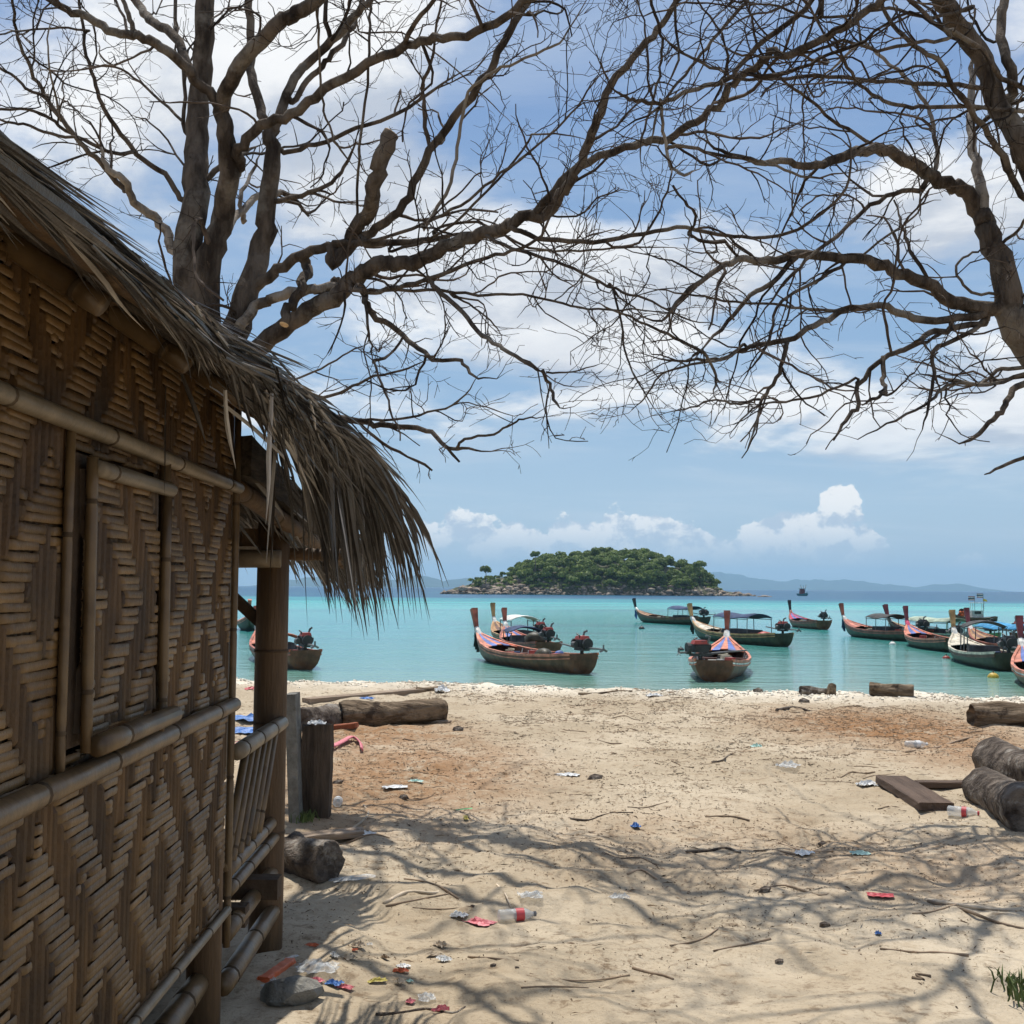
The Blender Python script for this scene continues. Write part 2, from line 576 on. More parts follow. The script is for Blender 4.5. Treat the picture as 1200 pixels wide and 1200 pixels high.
def isl_h(X, Y):
    """terrain height (bare ground, without the trees)"""
    xp = X / ISC + 600
    top = np.interp(xp, [p[0] for p in PROF], [p[1] for p in PROF]) * ISC
    base = np.minimum(top, 2.0)
    top = base + (top - base) * 0.86
    v = (Y - IY - 14) / 30.0
    d = np.clip(1 - v * v, -0.2, 1)
    z = top * np.sign(d) * np.abs(d) ** 0.75
    z = z + 1.6 * (vnoise(X * 0.16, Y * 0.16, 31) - 0.5) + 0.9 * (vnoise(X * 0.5, Y * 0.5, 32) - 0.5)
    return np.where(top < 0.02, -1.5, z - 0.5)


def rock_mesh(n, seed, flat=0.7):
    """an angular boulder: a cut-down icosphere"""
    import bmesh
    bm = bmesh.new()
    bmesh.ops.create_icosphere(bm, subdivisions=n, radius=1.0)
    r = random.Random(seed)
    planes = [(Vector((r.gauss(0, 1), r.gauss(0, 1), r.gauss(0, 1))).normalized(), r.uniform(0.55, 0.9)) for _ in range(9)]
    for v in bm.verts:
        for nn, dd in planes:
            e = v.co.dot(nn) - dd
            if e > 0:
                v.co -= nn * e * 0.92
        v.co.z *= flat
    V = np.array([v.co[:] for v in bm.verts])
    F = np.array([[v.index for v in f.verts] for f in bm.faces])
    bm.free()
    return V, F


def build_island():
    xs = np.linspace((512 - 600) * ISC, (884 - 600) * ISC, 130)
    ys = np.linspace(IY - 22, IY + 46, 40)
    X, Y = np.meshgrid(xs, ys)
    m = mat('island_ground', (0.12, 0.115, 0.07), 0.95, 0.4, 0.15, col2=(0.05, 0.06, 0.028))
    o = np_mesh('island', np.stack([X.ravel(), Y.ravel(), isl_h(X, Y).ravel()], axis=1), grid_faces(len(xs), len(ys)), m)
    tag(o, kind='structure')
    # boulders along the shore and up the left shoulder
    rm = mat('island_rock', (0.34, 0.27, 0.20), 0.9, 0.3, 0.6, col2=(0.13, 0.105, 0.085), island=0.5, bump=0.8, bscale=3)
    prot = [rock_mesh(1, s, 0.68) for s in range(6)]
    VV, FF, b = [], [], 0
    r = np.random.default_rng(5)
    def put(x, y, z, s):
        nonlocal b
        V, F = prot[r.integers(6)]
        a = r.uniform(0, 6.28)
        R = np.array([[math.cos(a), -math.sin(a), 0], [math.sin(a), math.cos(a), 0], [0, 0, 1]])
        sc = s * r.uniform(0.7, 1.35, 3)
        VV.append((V * sc) @ R.T + (x, y, z))
        FF.append(F + b)
        b += len(V)
    for i in range(1100):
        xp = r.uniform(518, 880)
        x = (xp - 600) * ISC
        # front shoreline of the terrain at this x
        yc = np.linspace(IY - 22, IY + 14, 60)
        h = isl_h(np.full(60, x), yc)
        w = np.argmax(h > 0.1) if (h > 0.1).any() else 30
        up = r.random() ** 2.0
        y = yc[w] + up * 7 - 0.6
        z = max(0.0, float(isl_h(np.array([x]), np.array([y]))[0]))
        s = r.uniform(0.3, 1.0) * (1.9 if r.random() < 0.14 else 0.85)
        if z < 3.4:
            put(x, y, z + s * 0.08, s)
    for i in range(110):                      # bare slabs on the left shoulder
        xp = r.uniform(525, 640)
        x = (xp - 600) * ISC
        y = IY + r.uniform(-16, -4)
        z = float(isl_h(np.array([x]), np.array([y]))[0])
        if z > 0.5:
            put(x, y, z, r.uniform(0.8, 2.0))
    for (xp, yp, s) in ((793, 683, 2.8), (803, 682, 2.4), (785, 686, 2.0), (830, 686, 2.0), (718, 692, 2.2), (735, 692, 1.8), (750, 693, 1.6), (708, 694, 1.6), (545, 684, 2.2)):
        x = (xp - 600) * ISC
        put(x, IY - 12, (690 - yp) * ISC, s)
    o = np_mesh('shore_boulders', np.concatenate(VV), np.concatenate(FF), rm, smooth=False)
    tag(o, 'pale grey boulders heaped along the shore of the wooded island', 'boulders', kind='stuff')
    # one rock standing off the point
    for (xp, s) in ((897, 1.3), (890, 0.7), (903, 0.6)):
        V, F = rock_mesh(2, int(xp), 0.5)
        p = onz(xp, 699.5, 0)
        o = np_mesh('sea_rock', V * np.array([s * 1.5, s, s]) + np.array([p.x, p.y, 0.05]), F, rm, smooth=False)
        tag(o, {897: 'dark low rock awash off the right point of the island, largest of three', 890: 'small dark rock awash just off the island point, inner of three',
                903: 'small dark rock awash farthest out from the island point'}[xp], 'rock', 'rocks awash off the island')

    # the wood
    lv = leaf_mat('island_leaves', (0.075, 0.115, 0.026), (0.22, 0.27, 0.075))
    V, F = [], []
    r2 = np.random.default_rng(9)
    for i in range(620):
        xp = r2.uniform(548, 846)
        x = (xp - 600) * ISC
        y = IY + r2.uniform(-17, 22)
        z = float(isl_h(np.array([x]), np.array([y]))[0])
        if z < 2.6 + r2.uniform(0, 1.6):
            continue
        if xp < 610 and r2.random() < 0.55:
            continue
        R = r2.uniform(1.2, 2.7) * (0.55 if xp < 600 or xp > 835 else 1.0)
        crown(V, F, r2, (x, y, z + R * 0.9), R, R * r2.uniform(0.7, 1.05), int(130 * R), 0.42)
    # a skirt of low scrub
    for i in range(420):
        xp = r2.uniform(528, 848)
        x = (xp - 600) * ISC
        y = IY + r2.uniform(-19, -6)
        z = float(isl_h(np.array([x]), np.array([y]))[0])
        if z < 1.9 or (xp < 620 and r2.random() < 0.45):
            continue
        R = r2.uniform(0.6, 1.3)
        crown(V, F, r2, (x, y, z + R * 0.4), R * 1.2, R * 0.8, 110, 0.3)
    o = leaf_object('island_wood', V, F, lv)
    tag(o, 'dense green wood covering the top of the small island', 'wood', kind='stuff')
    bark = mat('island_bark', (0.16, 0.13, 0.10), 0.9)
    for (xp, yp, R, hgt, lab) in ((570, 668, 2.3, 4.2, 'lone round tree standing on the low left shoulder of the island'),
                                  (627, 650, 2.0, 4.0, 'small spreading tree breaking the skyline above the left slope of the island'),
                                  (817, 660, 2.6, 5.0, 'open spreading tree on the right end of the island skyline')):
        x = (xp - 600) * ISC
        y = IY - 6
        zt = (689.5 - yp) * ISC + 2.65
        zg = float(isl_h(np.array([x]), np.array([y]))[0])
        t = empty('island_tree', (x, y, zg))
        tag(t, lab, 'tree')
        MB().tube([(0, 0, -0.5), (0.2, 0, (zt - zg) * 0.5), (0.1, 0.1, zt - zg)], [0.28, 0.2, 0.08], 6).build('trunk', bark, t)
        V, F = [], []
        for kk in range(5):
            an = kk * 1.256
            crown(V, F, r2, (math.cos(an) * R * 0.4, math.sin(an) * R * 0.4, zt - zg - R * 0.35 + r2.uniform(-0.5, 0.4)), R * 0.7, R * 0.8, 260, 0.34)
        o = leaf_object('crown', V, F, lv, t)


def leaf_mat(name, c1, c2):
    m = bpy.data.materials.new(name)
    m.use_nodes = True
    k = NT(m.node_tree)
    b = m.node_tree.nodes['Principled BSDF']
    P = k.n('ShaderNodeNewGeometry')
    n = k.noise(P.outputs['Position'], 0.28, 3, 0.5)
    f = k.m('ADD', k.m('MULTIPLY', k.mr(n, 0.40, 0.60), 0.75), k.m('MULTIPLY', P.outputs['Random Per Island'], 0.4))
    c = k.mix(f, (*c1, 1), (*c2, 1))
    m.node_tree.links.new(c, b.inputs['Base Color'])
    b.inputs['Roughness'].default_value = 0.65
    b.inputs['Specular IOR Level'].default_value = 0.25
    tr = k.n('ShaderNodeBsdfTranslucent', {0: k.mix(1.0, c, (0.9, 1.1, 0.5, 1), 'MULTIPLY')})
    mx = k.n('ShaderNodeMixShader', {0: 0.25, 1: b.outputs[0], 2: tr.outputs[0]})
    out = [n_ for n_ in m.node_tree.nodes if n_.type == 'OUTPUT_MATERIAL'][0]
    m.node_tree.links.new(mx.outputs[0], out.inputs[0])
    return m


def crown(V, F, r, c, R, H, n, leaf):
    """leaf-sized quads on a few overlapping lobes"""
    L = r.normal(0, 1, (5, 3))
    L /= np.linalg.norm(L, axis=1)[:, None]
    L[:, 2] = np.abs(L[:, 2]) * 0.8
    lobes = L * np.array([R, R, H]) * 0.5
    li = r.integers(0, 5, n)
    d = r.normal(0, 1, (n, 3))
    d /= np.linalg.norm(d, axis=1)[:, None]
    d[:, 2] = np.where(d[:, 2] < -0.4, -d[:, 2], d[:, 2])
    rad = r.uniform(0.55, 1.0, n) ** 0.5
    P = lobes[li] + d * rad[:, None] * np.array([R, R, H]) * 0.62 + np.array(c)
    nrm = d + r.normal(0, 0.45, (n, 3))
    nrm /= np.linalg.norm(nrm, axis=1)[:, None]
    a = np.cross(nrm, r.normal(0, 1, (n, 3)))
    a /= np.linalg.norm(a, axis=1)[:, None]
    b = np.cross(nrm, a)
    s = leaf * r.uniform(0.6, 1.3, n)[:, None]
    base = sum(len(v) for v in V)
    q = np.stack([P - a * s, P - b * s * 0.6, P + a * s, P + b * s * 0.6], axis=1).reshape(-1, 3)
    V.append(q)
    F.append(np.arange(4 * n).reshape(n, 4) + base)


def leaf_object(name, V, F, m, parent=None):
    return np_mesh(name, np.concatenate(V), np.concatenate(F), m, parent, smooth=False)


build_island()
# ---------------------------------------------------------------- the bamboo hut
# local frame: origin on the sand under the sea-side corner, +y along the wall away from the viewer, +x out of the wall
HUT = empty('bamboo_hut', (-1.07, 4.5, 1.0), 0.0145)
tag(HUT, 'raised bamboo hut with woven walls, thatched palm roof and small porch facing the sea', 'hut')

M_strip = mat('woven_bamboo', (0.110, 0.058, 0.019), 0.5, 0.3, 3.0, 0.25, 60, (1, 1, 1), spec=0.35, objvar=0.30, col2=(0.04, 0.021, 0.008), patch=((0.065, 0.043, 0.023), 1.1, 0.52, 0.72))
M_cross_lit = mat('woven_bamboo_cross_lit', (0.165, 0.094, 0.032), 0.45, 0.3, 3.0, 0.2, 60, (1, 1, 1), spec=0.4, objvar=0.25, col2=(0.088, 0.048, 0.017), patch=((0.125, 0.083, 0.042), 1.3, 0.52, 0.72))  # paler than the uprights: the light these strips catch is put into the colour
M_bam = mat('bamboo_pole', (0.165, 0.105, 0.048), 0.40, 0.25, 7.0, 0.12, 40, (1, 1, 1), spec=0.4, objvar=0.12, col2=(0.085, 0.052, 0.024), patch=((0.10, 0.08, 0.055), 4.0, 0.55, 0.7))
M_grey = mat('weathered_bamboo', (0.195, 0.152, 0.10), 0.42, 0.25, 9.0, 0.15, 40, (1, 1, 1), objvar=0.08)
M_post = mat('round_timber_post', (0.12, 0.072, 0.036), 0.65, 0.3, 6.0, 0.4, 25, (3, 3, 0.4))
M_dark = mat('smoked_timber', (0.075, 0.048, 0.028), 0.85, 0.3, 6.0, 0.6, 25)
M_leaf = mat('dry_palm_leaf', (0.080, 0.068, 0.057), 0.40, 0.4, 4.0, 0.2, 70, (1, 1, 1), spec=0.5, island=0.45, objvar=0.35, col2=(0.030, 0.025, 0.021))
M_leafp = mat('highlit_palm_leaf', (0.34, 0.31, 0.27), 0.45, 0.3, 4.0, 0.2, 70, spec=0.5, island=0.4, col2=(0.19, 0.165, 0.14))  # light copy of the palm leaf, sun highlights painted as colour
M_thatch = mat('packed_thatch', (0.10, 0.076, 0.052), 0.9, 0.4, 30.0, 1.0, 90, (1, 0.15, 1), col2=(0.035, 0.026, 0.018))
M_node = mat('bamboo_node_ring', (0.075, 0.05, 0.028), 0.8, 0.2, 8.0)


def bamboo(name, p0, p1, r, mt=None, parent=HUT, step=0.34, sag=0.0, sides=12, taper=1.0):
    """a cane with swollen nodes"""
    p0, p1 = Vector(p0), Vector(p1)
    L = (p1 - p0).length
    pts, rad = [], []
    t = random.uniform(0.05, 0.2)
    marks = []
    while t < L - 0.04:
        marks.append(t)
        t += step * random.uniform(0.85, 1.15)
    stops = [0.0, L]
    for q in marks:
        stops += [q - 0.02, q - 0.006, q, q + 0.006, q + 0.02]
    stops = sorted(s for s in stops if 0 <= s <= L)
    for s in stops:
        near = min([abs(s - q) for q in marks] or [9])
        k = 1.0 + (0.10 if near < 0.003 else (0.0 if near < 0.01 else (0.07 if near < 0.022 else 0)))
        if near < 0.008 and near > 0.003:
            k = 0.93
        f = s / L
        pts.append(p0.lerp(p1, f) - Vector((0, 0, sag * 4 * f * (1 - f))))
        rad.append(r * k * (1 + (taper - 1) * f))
    o = MB().tube(pts, rad, sides).build(name, mt or M_bam, parent, smooth=True)
    o.data.materials.append(M_node)
    for q in range(len(stops) - 1):
        c = (stops[q] + stops[q + 1]) / 2
        if min([abs(c - w_) for w_ in marks] or [9]) < 0.0075:
            for k in range(sides):
                o.data.polygons[q * sides + k].material_index = 1
    return o


# ---- woven wall: every cane strip passes over and under the ones that cross it
COLW, ROWH = 0.037, 0.0215
Y0, Y1, ZB, ZT = -4.1, -0.02, 0.45, 2.37
WIN = (-1.76, -1.06, 1.26, 1.97)            # window opening y0, y1, z0, z1


def over(i, j, ph=0):
    """does horizontal strip i run in front of upright strip j"""
    p = i // 2
    zig = (p + 3) % 20
    tri = zig if zig < 10 else 20 - zig
    zj = (j + 5 + 3 * ph) % 26
    trj = zj if zj < 13 else 26 - zj
    if (i * 7919 + j * 104729 + ph * 31) % 97 < 2:        # a slip of the weaver's hand
        return (i + j) % 2 == 0
    return ((trj + tri + ph) % 8) < 4


def upright(j, yc, i0, i1, z_of, parent, ph=0, amp=0.006, w=COLW):
    rows, prev = [], None
    lean = random.uniform(-0.014, 0.014)
    ww = w * random.uniform(0.66, 0.98) * 0.5
    i = i0
    zs = []
    while i <= i1:
        a = (-amp if over(i, j, ph) else amp)
        zs.append((z_of(i), a))
        i += 1
    # join runs: keep the points at the ends of each run only
    keep = []
    for q in range(len(zs)):
        if q in (0, len(zs) - 1) or zs[q][1] != zs[q - 1][1] or zs[q][1] != zs[q + 1][1]:
            keep.append(zs[q])
    vs, fs = [], []
    n = len(keep)
    for q, (z, a) in enumerate(keep):
        off = lean * (q / max(1, n - 1) - 0.5) * 2 + random.uniform(-0.0045, 0.0045) + 0.006 * math.sin(z * 5 + j)
        jt = random.uniform(-0.002, 0.002)
        for u, h in ((-1, -0.010), (-0.55, 0.0018), (0.0, -0.0030), (0.5, 0.0022), (1, -0.010)):
            vs.append((a + h + jt, yc + off + u * ww, z))
    for q in range(n - 1):
        for u in range(4):
            b = q * 5 + u
            fs.append((b, b + 1, b + 6, b + 5))
    return MB().add(vs, fs).build('upright_strip', M_strip, parent)


def cross(i, zc, j0, j1, y_of, parent, ph=0, amp=0.0052, h=ROWH):
    js = [(y_of(j), amp if over(i, j, ph) else -amp) for j in range(j0, j1 + 1)]
    hh = h * random.uniform(0.92, 1.05) * 0.5
    dz0 = random.uniform(-0.003, 0.003)
    vs, fs, st = [], [], []
    for q, (y, a) in enumerate(js):
        st.append((y - COLW * 0.42, a))
        st.append((y + COLW * 0.42, a))
    n = len(st)
    for q, (y, a) in enumerate(st):
        dz = dz0 + 0.003 * math.sin(q * 0.12 + i * 1.7) + random.uniform(-0.0008, 0.0008)
        bul = 0.0035 if a > 0 else 0
        for u, b in ((-1, -0.0026), (-0.78, 0.0), (0.0, 0.0010), (0.78, 0.0), (1, -0.0026)):
            vs.append((a + b + bul, y, zc + dz + u * hh))
    for q in range(n - 1):
        for u in range(4):
            b = q * 5 + u
            fs.append((b, b + 5, b + 6, b + 1))
    return MB().add(vs, fs).build('cross_strip', M_cross_lit, parent, True)


def build_wall():
    wall = MB().box((-0.05, (Y0 + Y1) / 2, ZB - 0.01), (0.03, Y1 - Y0, 0.03)).build('woven_wall', M_dark, HUT)
    NJ = int((Y1 - Y0) / COLW)
    NI = int((ZT - ZB) / ROWH)
    y_of = lambda j: Y0 + (j + 0.5) * COLW
    z_of = lambda i: ZB + (i + 0.5) * ROWH
    wi0, wi1 = int((WIN[2] - ZB) / ROWH), int((WIN[3] - ZB) / ROWH)
    wj0, wj1 = int((WIN[0] - Y0) / COLW), int((WIN[1] - Y0) / COLW)
    for j in range(NJ):
        if wj0 <= j <= wj1:
            upright(j, y_of(j), 0, wi0 - 1, z_of, wall)
            upright(j, y_of(j), wi1 + 1, NI - 1, z_of, wall)
        else:
            upright(j, y_of(j), 0, NI - 1, z_of, wall)
    for i in range(NI):
        if wi0 <= i <= wi1:
            cross(i, z_of(i), 0, wj0 - 1, y_of, wall)
            cross(i, z_of(i), wj1 + 1, NJ - 1, y_of, wall)
        else:
            cross(i, z_of(i), 0, NJ - 1, y_of, wall)
    # inner lining that keeps the daylight out behind the weave
    MB().box((-0.035, (Y0 + Y1) / 2, (ZB + ZT) / 2), (0.008, Y1 - Y0, ZT - ZB)).build('lining_mat', M_dark, wall)

    # the shutter, hung a little proud of the wall
    sh = MB()
    sh.box((0.018, (WIN[0] + WIN[1]) / 2, (WIN[2] + WIN[3]) / 2), (0.006, WIN[1] - WIN[0] - 0.02, WIN[3] - WIN[2] - 0.02))
    sh = sh.build('window_shutter', M_dark, HUT)
    nj = int((WIN[1] - WIN[0] - 0.08) / COLW)
    ni = int((WIN[3] - WIN[2] - 0.06) / ROWH)
    yo = lambda j: WIN[0] + 0.045 + (j + 0.5) * COLW
    zo = lambda i: WIN[2] + 0.03 + (i + 0.5) * ROWH
    frame = empty('shutter_weave', (0.042, 0, 0), parent=sh)
    bpy.data.objects.remove(frame)
    a = []
    for j in range(nj):
        a.append(upright(j, yo(j), 0, ni - 1, zo, sh, 2, w=COLW))
    for i in range(ni):
        a.append(cross(i, zo(i), 0, nj - 1, yo, sh, 2))
    for o in a:
        o.location.x = 0.038
    bamboo('shutter_top_bar', (0.065, WIN[0] + 0.03, WIN[3] - 0.045), (0.065, WIN[1] - 0.03, WIN[3] - 0.045), 0.020, M_grey, sh, 0.5)
    bamboo('shutter_bottom_bar', (0.085, WIN[0] + 0.03, WIN[2] + 0.015), (0.085, WIN[1] - 0.01, WIN[2] + 0.02), 0.025, M_bam, sh, 0.4)
    bamboo('shutter_stile', (0.058, WIN[0] + 0.035, WIN[2]), (0.055, WIN[0] + 0.03, WIN[3] - 0.02), 0.0135, M_bam, sh, 0.4)
    bamboo('shutter_stile', (0.058, WIN[1] - 0.035, WIN[2]), (0.055, WIN[1] - 0.03, WIN[3] - 0.02), 0.014, M_bam, sh, 0.4)
    # canes nailed over the weave
    bamboo('wall_rail', (0.035, Y0, 2.03), (0.03, Y1, 2.02), 0.021, M_grey, HUT, 0.6)
    bamboo('wall_rail', (0.035, Y0, 1.19), (0.03, Y1, 1.205), 0.026, M_bam, HUT, 0.5)
    bamboo('wall_foot_rail', (0.022, Y0, 0.445), (0.022, Y1, 0.445), 0.015, M_grey, HUT, 0.4)
    bamboo('window_jamb', (0.022, WIN[0] - 0.03, 1.20), (0.022, WIN[0] - 0.025, 2.03), 0.011, M_bam, HUT, 0.5)
    bamboo('window_jamb', (0.030, WIN[1] + 0.03, 1.20), (0.030, WIN[1] + 0.03, 2.03), 0.017, M_bam, HUT, 0.5)
    bamboo('corner_cane', (0.012, 0.015, 0.30), (0.012, 0.015, 2.40), 0.014, M_bam, HUT, 0.5)
    # side wall facing the porch and the other walls
    for (c, s) in (((-1.55, -0.03, 1.42), (3.0, 0.03, 1.95)), ((-3.05, -2.05, 1.42), (0.03, 4.0, 1.95)), ((-1.55, -4.1, 1.42), (3.0, 0.03, 1.95))):
        MB().box(c, s).build('back_wall', M_strip, HUT)
    MB().box((-1.55, -2.05, 0.40), (3.0, 4.1, 0.05)).build('floor', M_dark, HUT)
    # posts and canes under the floor
    MB().tube([(-0.05, -0.07, -0.3), (-0.05, -0.07, 0.6), (-0.06, -0.07, 2.4)], [0.064, 0.062, 0.05], 14).build('corner_post', M_post, HUT, True)
    for (x, y) in ((-0.06, -2.1), (-0.06, -4.05), (-3.0, -0.06), (-3.0, -4.05), (-3.0, -2.1)):
        MB().tube([(x, y, -0.3), (x, y, 0.6), (x, y, 2.4)], 0.06, 10).build('corner_post', M_post, HUT, True)
    bamboo('under_floor_cane', (-0.02, -2.9, 0.20), (-0.06, -0.05, 0.21), 0.040, M_bam, HUT)
    bamboo('under_floor_cane', (-1.2, -2.6, 0.28), (-1.2, 0.9, 0.28), 0.045, M_bam, HUT)


build_wall()


def build_porch():
    P = 1.02                                        # porch post
    MB().tube([(-0.035, P, -0.35), (-0.03, P, 0.3), (-0.03, P, 1.0), (-0.03, P, 1.35), (-0.028, P, 1.95)],
              [0.080, 0.077, 0.076, 0.075, 0.073], 18).build('porch_post', M_post, HUT, True)
    for z in (0.52, 1.02, 1.35):
        MB().tube([(-0.03, P, z - 0.006), (-0.03, P, z + 0.006)], 0.0795, 18).build('post_ring', M_dark, HUT, True)
    MB().tube([(-2.9, P, -0.35), (-2.9, P, 1.9)], 0.07, 12).build('porch_post', M_post, HUT, True)
    # hand rail and splayed balusters between the hut corner and the post
    bamboo('hand_rail', (0.035, 0.02, 1.02), (0.03, P - 0.02, 1.02), 0.031, M_grey, HUT, 0.34)
    bamboo('porch_sill_cane', (0.0, 0.02, 0.57), (0.0, P - 0.08, 0.575), 0.026, M_bam, HUT, 0.3)
    bamboo('porch_sill_cane', (0.01, 0.02, 0.50), (0.01, P - 0.05, 0.505), 0.024, M_bam, HUT, 0.3)
    for i in range(6):
        y = 0.02 + i * 0.125
        bamboo('baluster', (0.0, y - 0.02, 0.58), (0.02, y + 0.24, 1.0), 0.017, M_bam, HUT, 0.5, sides=8)
    bamboo('porch_low_cane', (0.0, 0.03, 0.335), (0.0, P - 0.04, 0.345), 0.031, M_bam, HUT, 0.42)
    bamboo('porch_low_cane', (0.01, -0.02, 0.165), (0.005, P - 0.04, 0.17), 0.036, M_bam, HUT, 0.42)
    MB().box((-0.40, 0.62, 0.37), (1.0, 0.10, 0.085)).build('floor_joist', M_dark, HUT)
    MB().box((-0.52, 0.30, 0.34), (1.1, 0.08, 0.08)).build('floor_joist', M_dark, HUT)
    for i in range(8):
        bamboo('porch_floor_cane', (-2.9, 0.1 + i * 0.115, 0.46), (-0.06, 0.1 + i * 0.115, 0.46), 0.03, M_bam, HUT, 0.4, sides=8)
    # head beams across the porch
    bamboo('head_beam', (-2.9, P - 0.08, 1.77), (0.02, P - 0.08, 1.775), 0.040, M_grey, HUT, 0.3)
    MB().box((-1.45, P + 0.02, 1.875), (2.9, 0.08, 0.085)).build('head_beam', M_post, HUT)
    MB().box((-1.45, P + 0.5, 1.94), (2.9, 0.06, 0.06)).build('head_beam', M_dark, HUT)
    bamboo('head_beam', (-0.02, P + 0.04, 1.80), (0.33, P + 0.10, 1.80), 0.028, M_post, HUT, 0.5)
    r = Matrix.Rotation(math.radians(42), 3, 'Y')
    MB().box((-0.22, P + 0.02, 1.60), (0.62, 0.05, 0.05), r).build('brace', M_dark, HUT)
    bamboo('far_rail', (-2.9, 2.0, 1.17), (-1.42 + 0.93, 2.0, 1.20), 0.02, M_grey, HUT, 0.5)
    # lean-to roof over the porch
    bamboo('porch_rafter', (0.0, 0.04, 2.03), (0.14, 2.4, 1.775), 0.036, M_post, HUT, 0.5)
    bamboo('porch_rafter', (-1.4, 0.04, 2.03), (-1.4, 2.4, 1.775), 0.036, M_post, HUT, 0.5)
    bamboo('porch_rafter', (-2.8, 0.04, 2.03), (-2.8, 2.4, 1.775), 0.036, M_post, HUT, 0.5)
    V = []
    nx, ny = 30, 26
    for top in (0, 1):
        for j in range(ny):
            f = j / (ny - 1)
            for i in range(nx):
                g = i / (nx - 1)
                x = -3.0 + 3.0 * g + (0.06 + 0.09 * f) * g
                y = 0.05 + 2.48 * f
                z = 2.075 - 0.265 * f + (0.15 if top else 0.0) * (1 - 0.3 * f) + random.uniform(-0.012, 0.012)
                V.append((x, y, z))
    Fg = grid_faces(nx, ny)
    F = [tuple(q) for q in Fg] + [tuple(q + nx * ny) for q in Fg]
    o = nx * ny
    for j in range(ny - 1):
        F.append((j * nx + nx - 1, (j + 1) * nx + nx - 1, (j + 1) * nx + nx - 1 + o, j * nx + nx - 1 + o))
        F.append((j * nx, j * nx + o, (j + 1) * nx + o, (j + 1) * nx))
    for i in range(nx - 1):
        F.append(((ny - 1) * nx + i, (ny - 1) * nx + i + o, (ny - 1) * nx + i + 1 + o, (ny - 1) * nx + i + 1))
        F.append((i, i + 1, i + 1 + o, i + o))
    MB().add(V, F).build('porch_thatch', M_thatch, HUT)


build_porch()


# ---- thatch of the main roof
def eave(ly):
    """outer edge of the main roof"""
    f = (ly + 4.2) / 5.0
    return 0.42 + 0.11 * f, 2.13 - 0.02 * f


def blade_geo(root, d, L, w, droop, segs=6, curl=0.0):
    p = Vector(root)
    d = Vector(d).normalized()
    st = L / segs
    side0 = d.cross(Vector((0, 0, 1)))
    if side0.length < 0.1:
        side0 = Vector((0, 1, 0))
    side0.normalize()
    a = random.uniform(-0.9, 0.9)
    vs, fs = [], []
    for s in range(segs + 1):
        f = s / segs
        ww = w * (0.75 + 0.5 * f if f < 0.35 else max(0.06, 1.1 * (1 - ((f - 0.35) / 0.65) ** 1.5)))
        side = (side0 * math.cos(a) + d.cross(side0) * math.sin(a)).normalized()
        nrm = d.cross(side).normalized()
        vs += [p - side * ww * 0.5, p + nrm * ww * 0.22, p + side * ww * 0.5]
        p = p + d * st
        d = (d + Vector((random.uniform(-0.05, 0.05), random.uniform(-0.05, 0.05), -droop * st * (0.4 + 1.6 * f)))).normalized()
        a += curl / segs
    for s in range(segs):
        b = s * 3
        fs += [(b, b + 1, b + 4, b + 3), (b + 1, b + 2, b + 5, b + 4)]
    return vs, fs


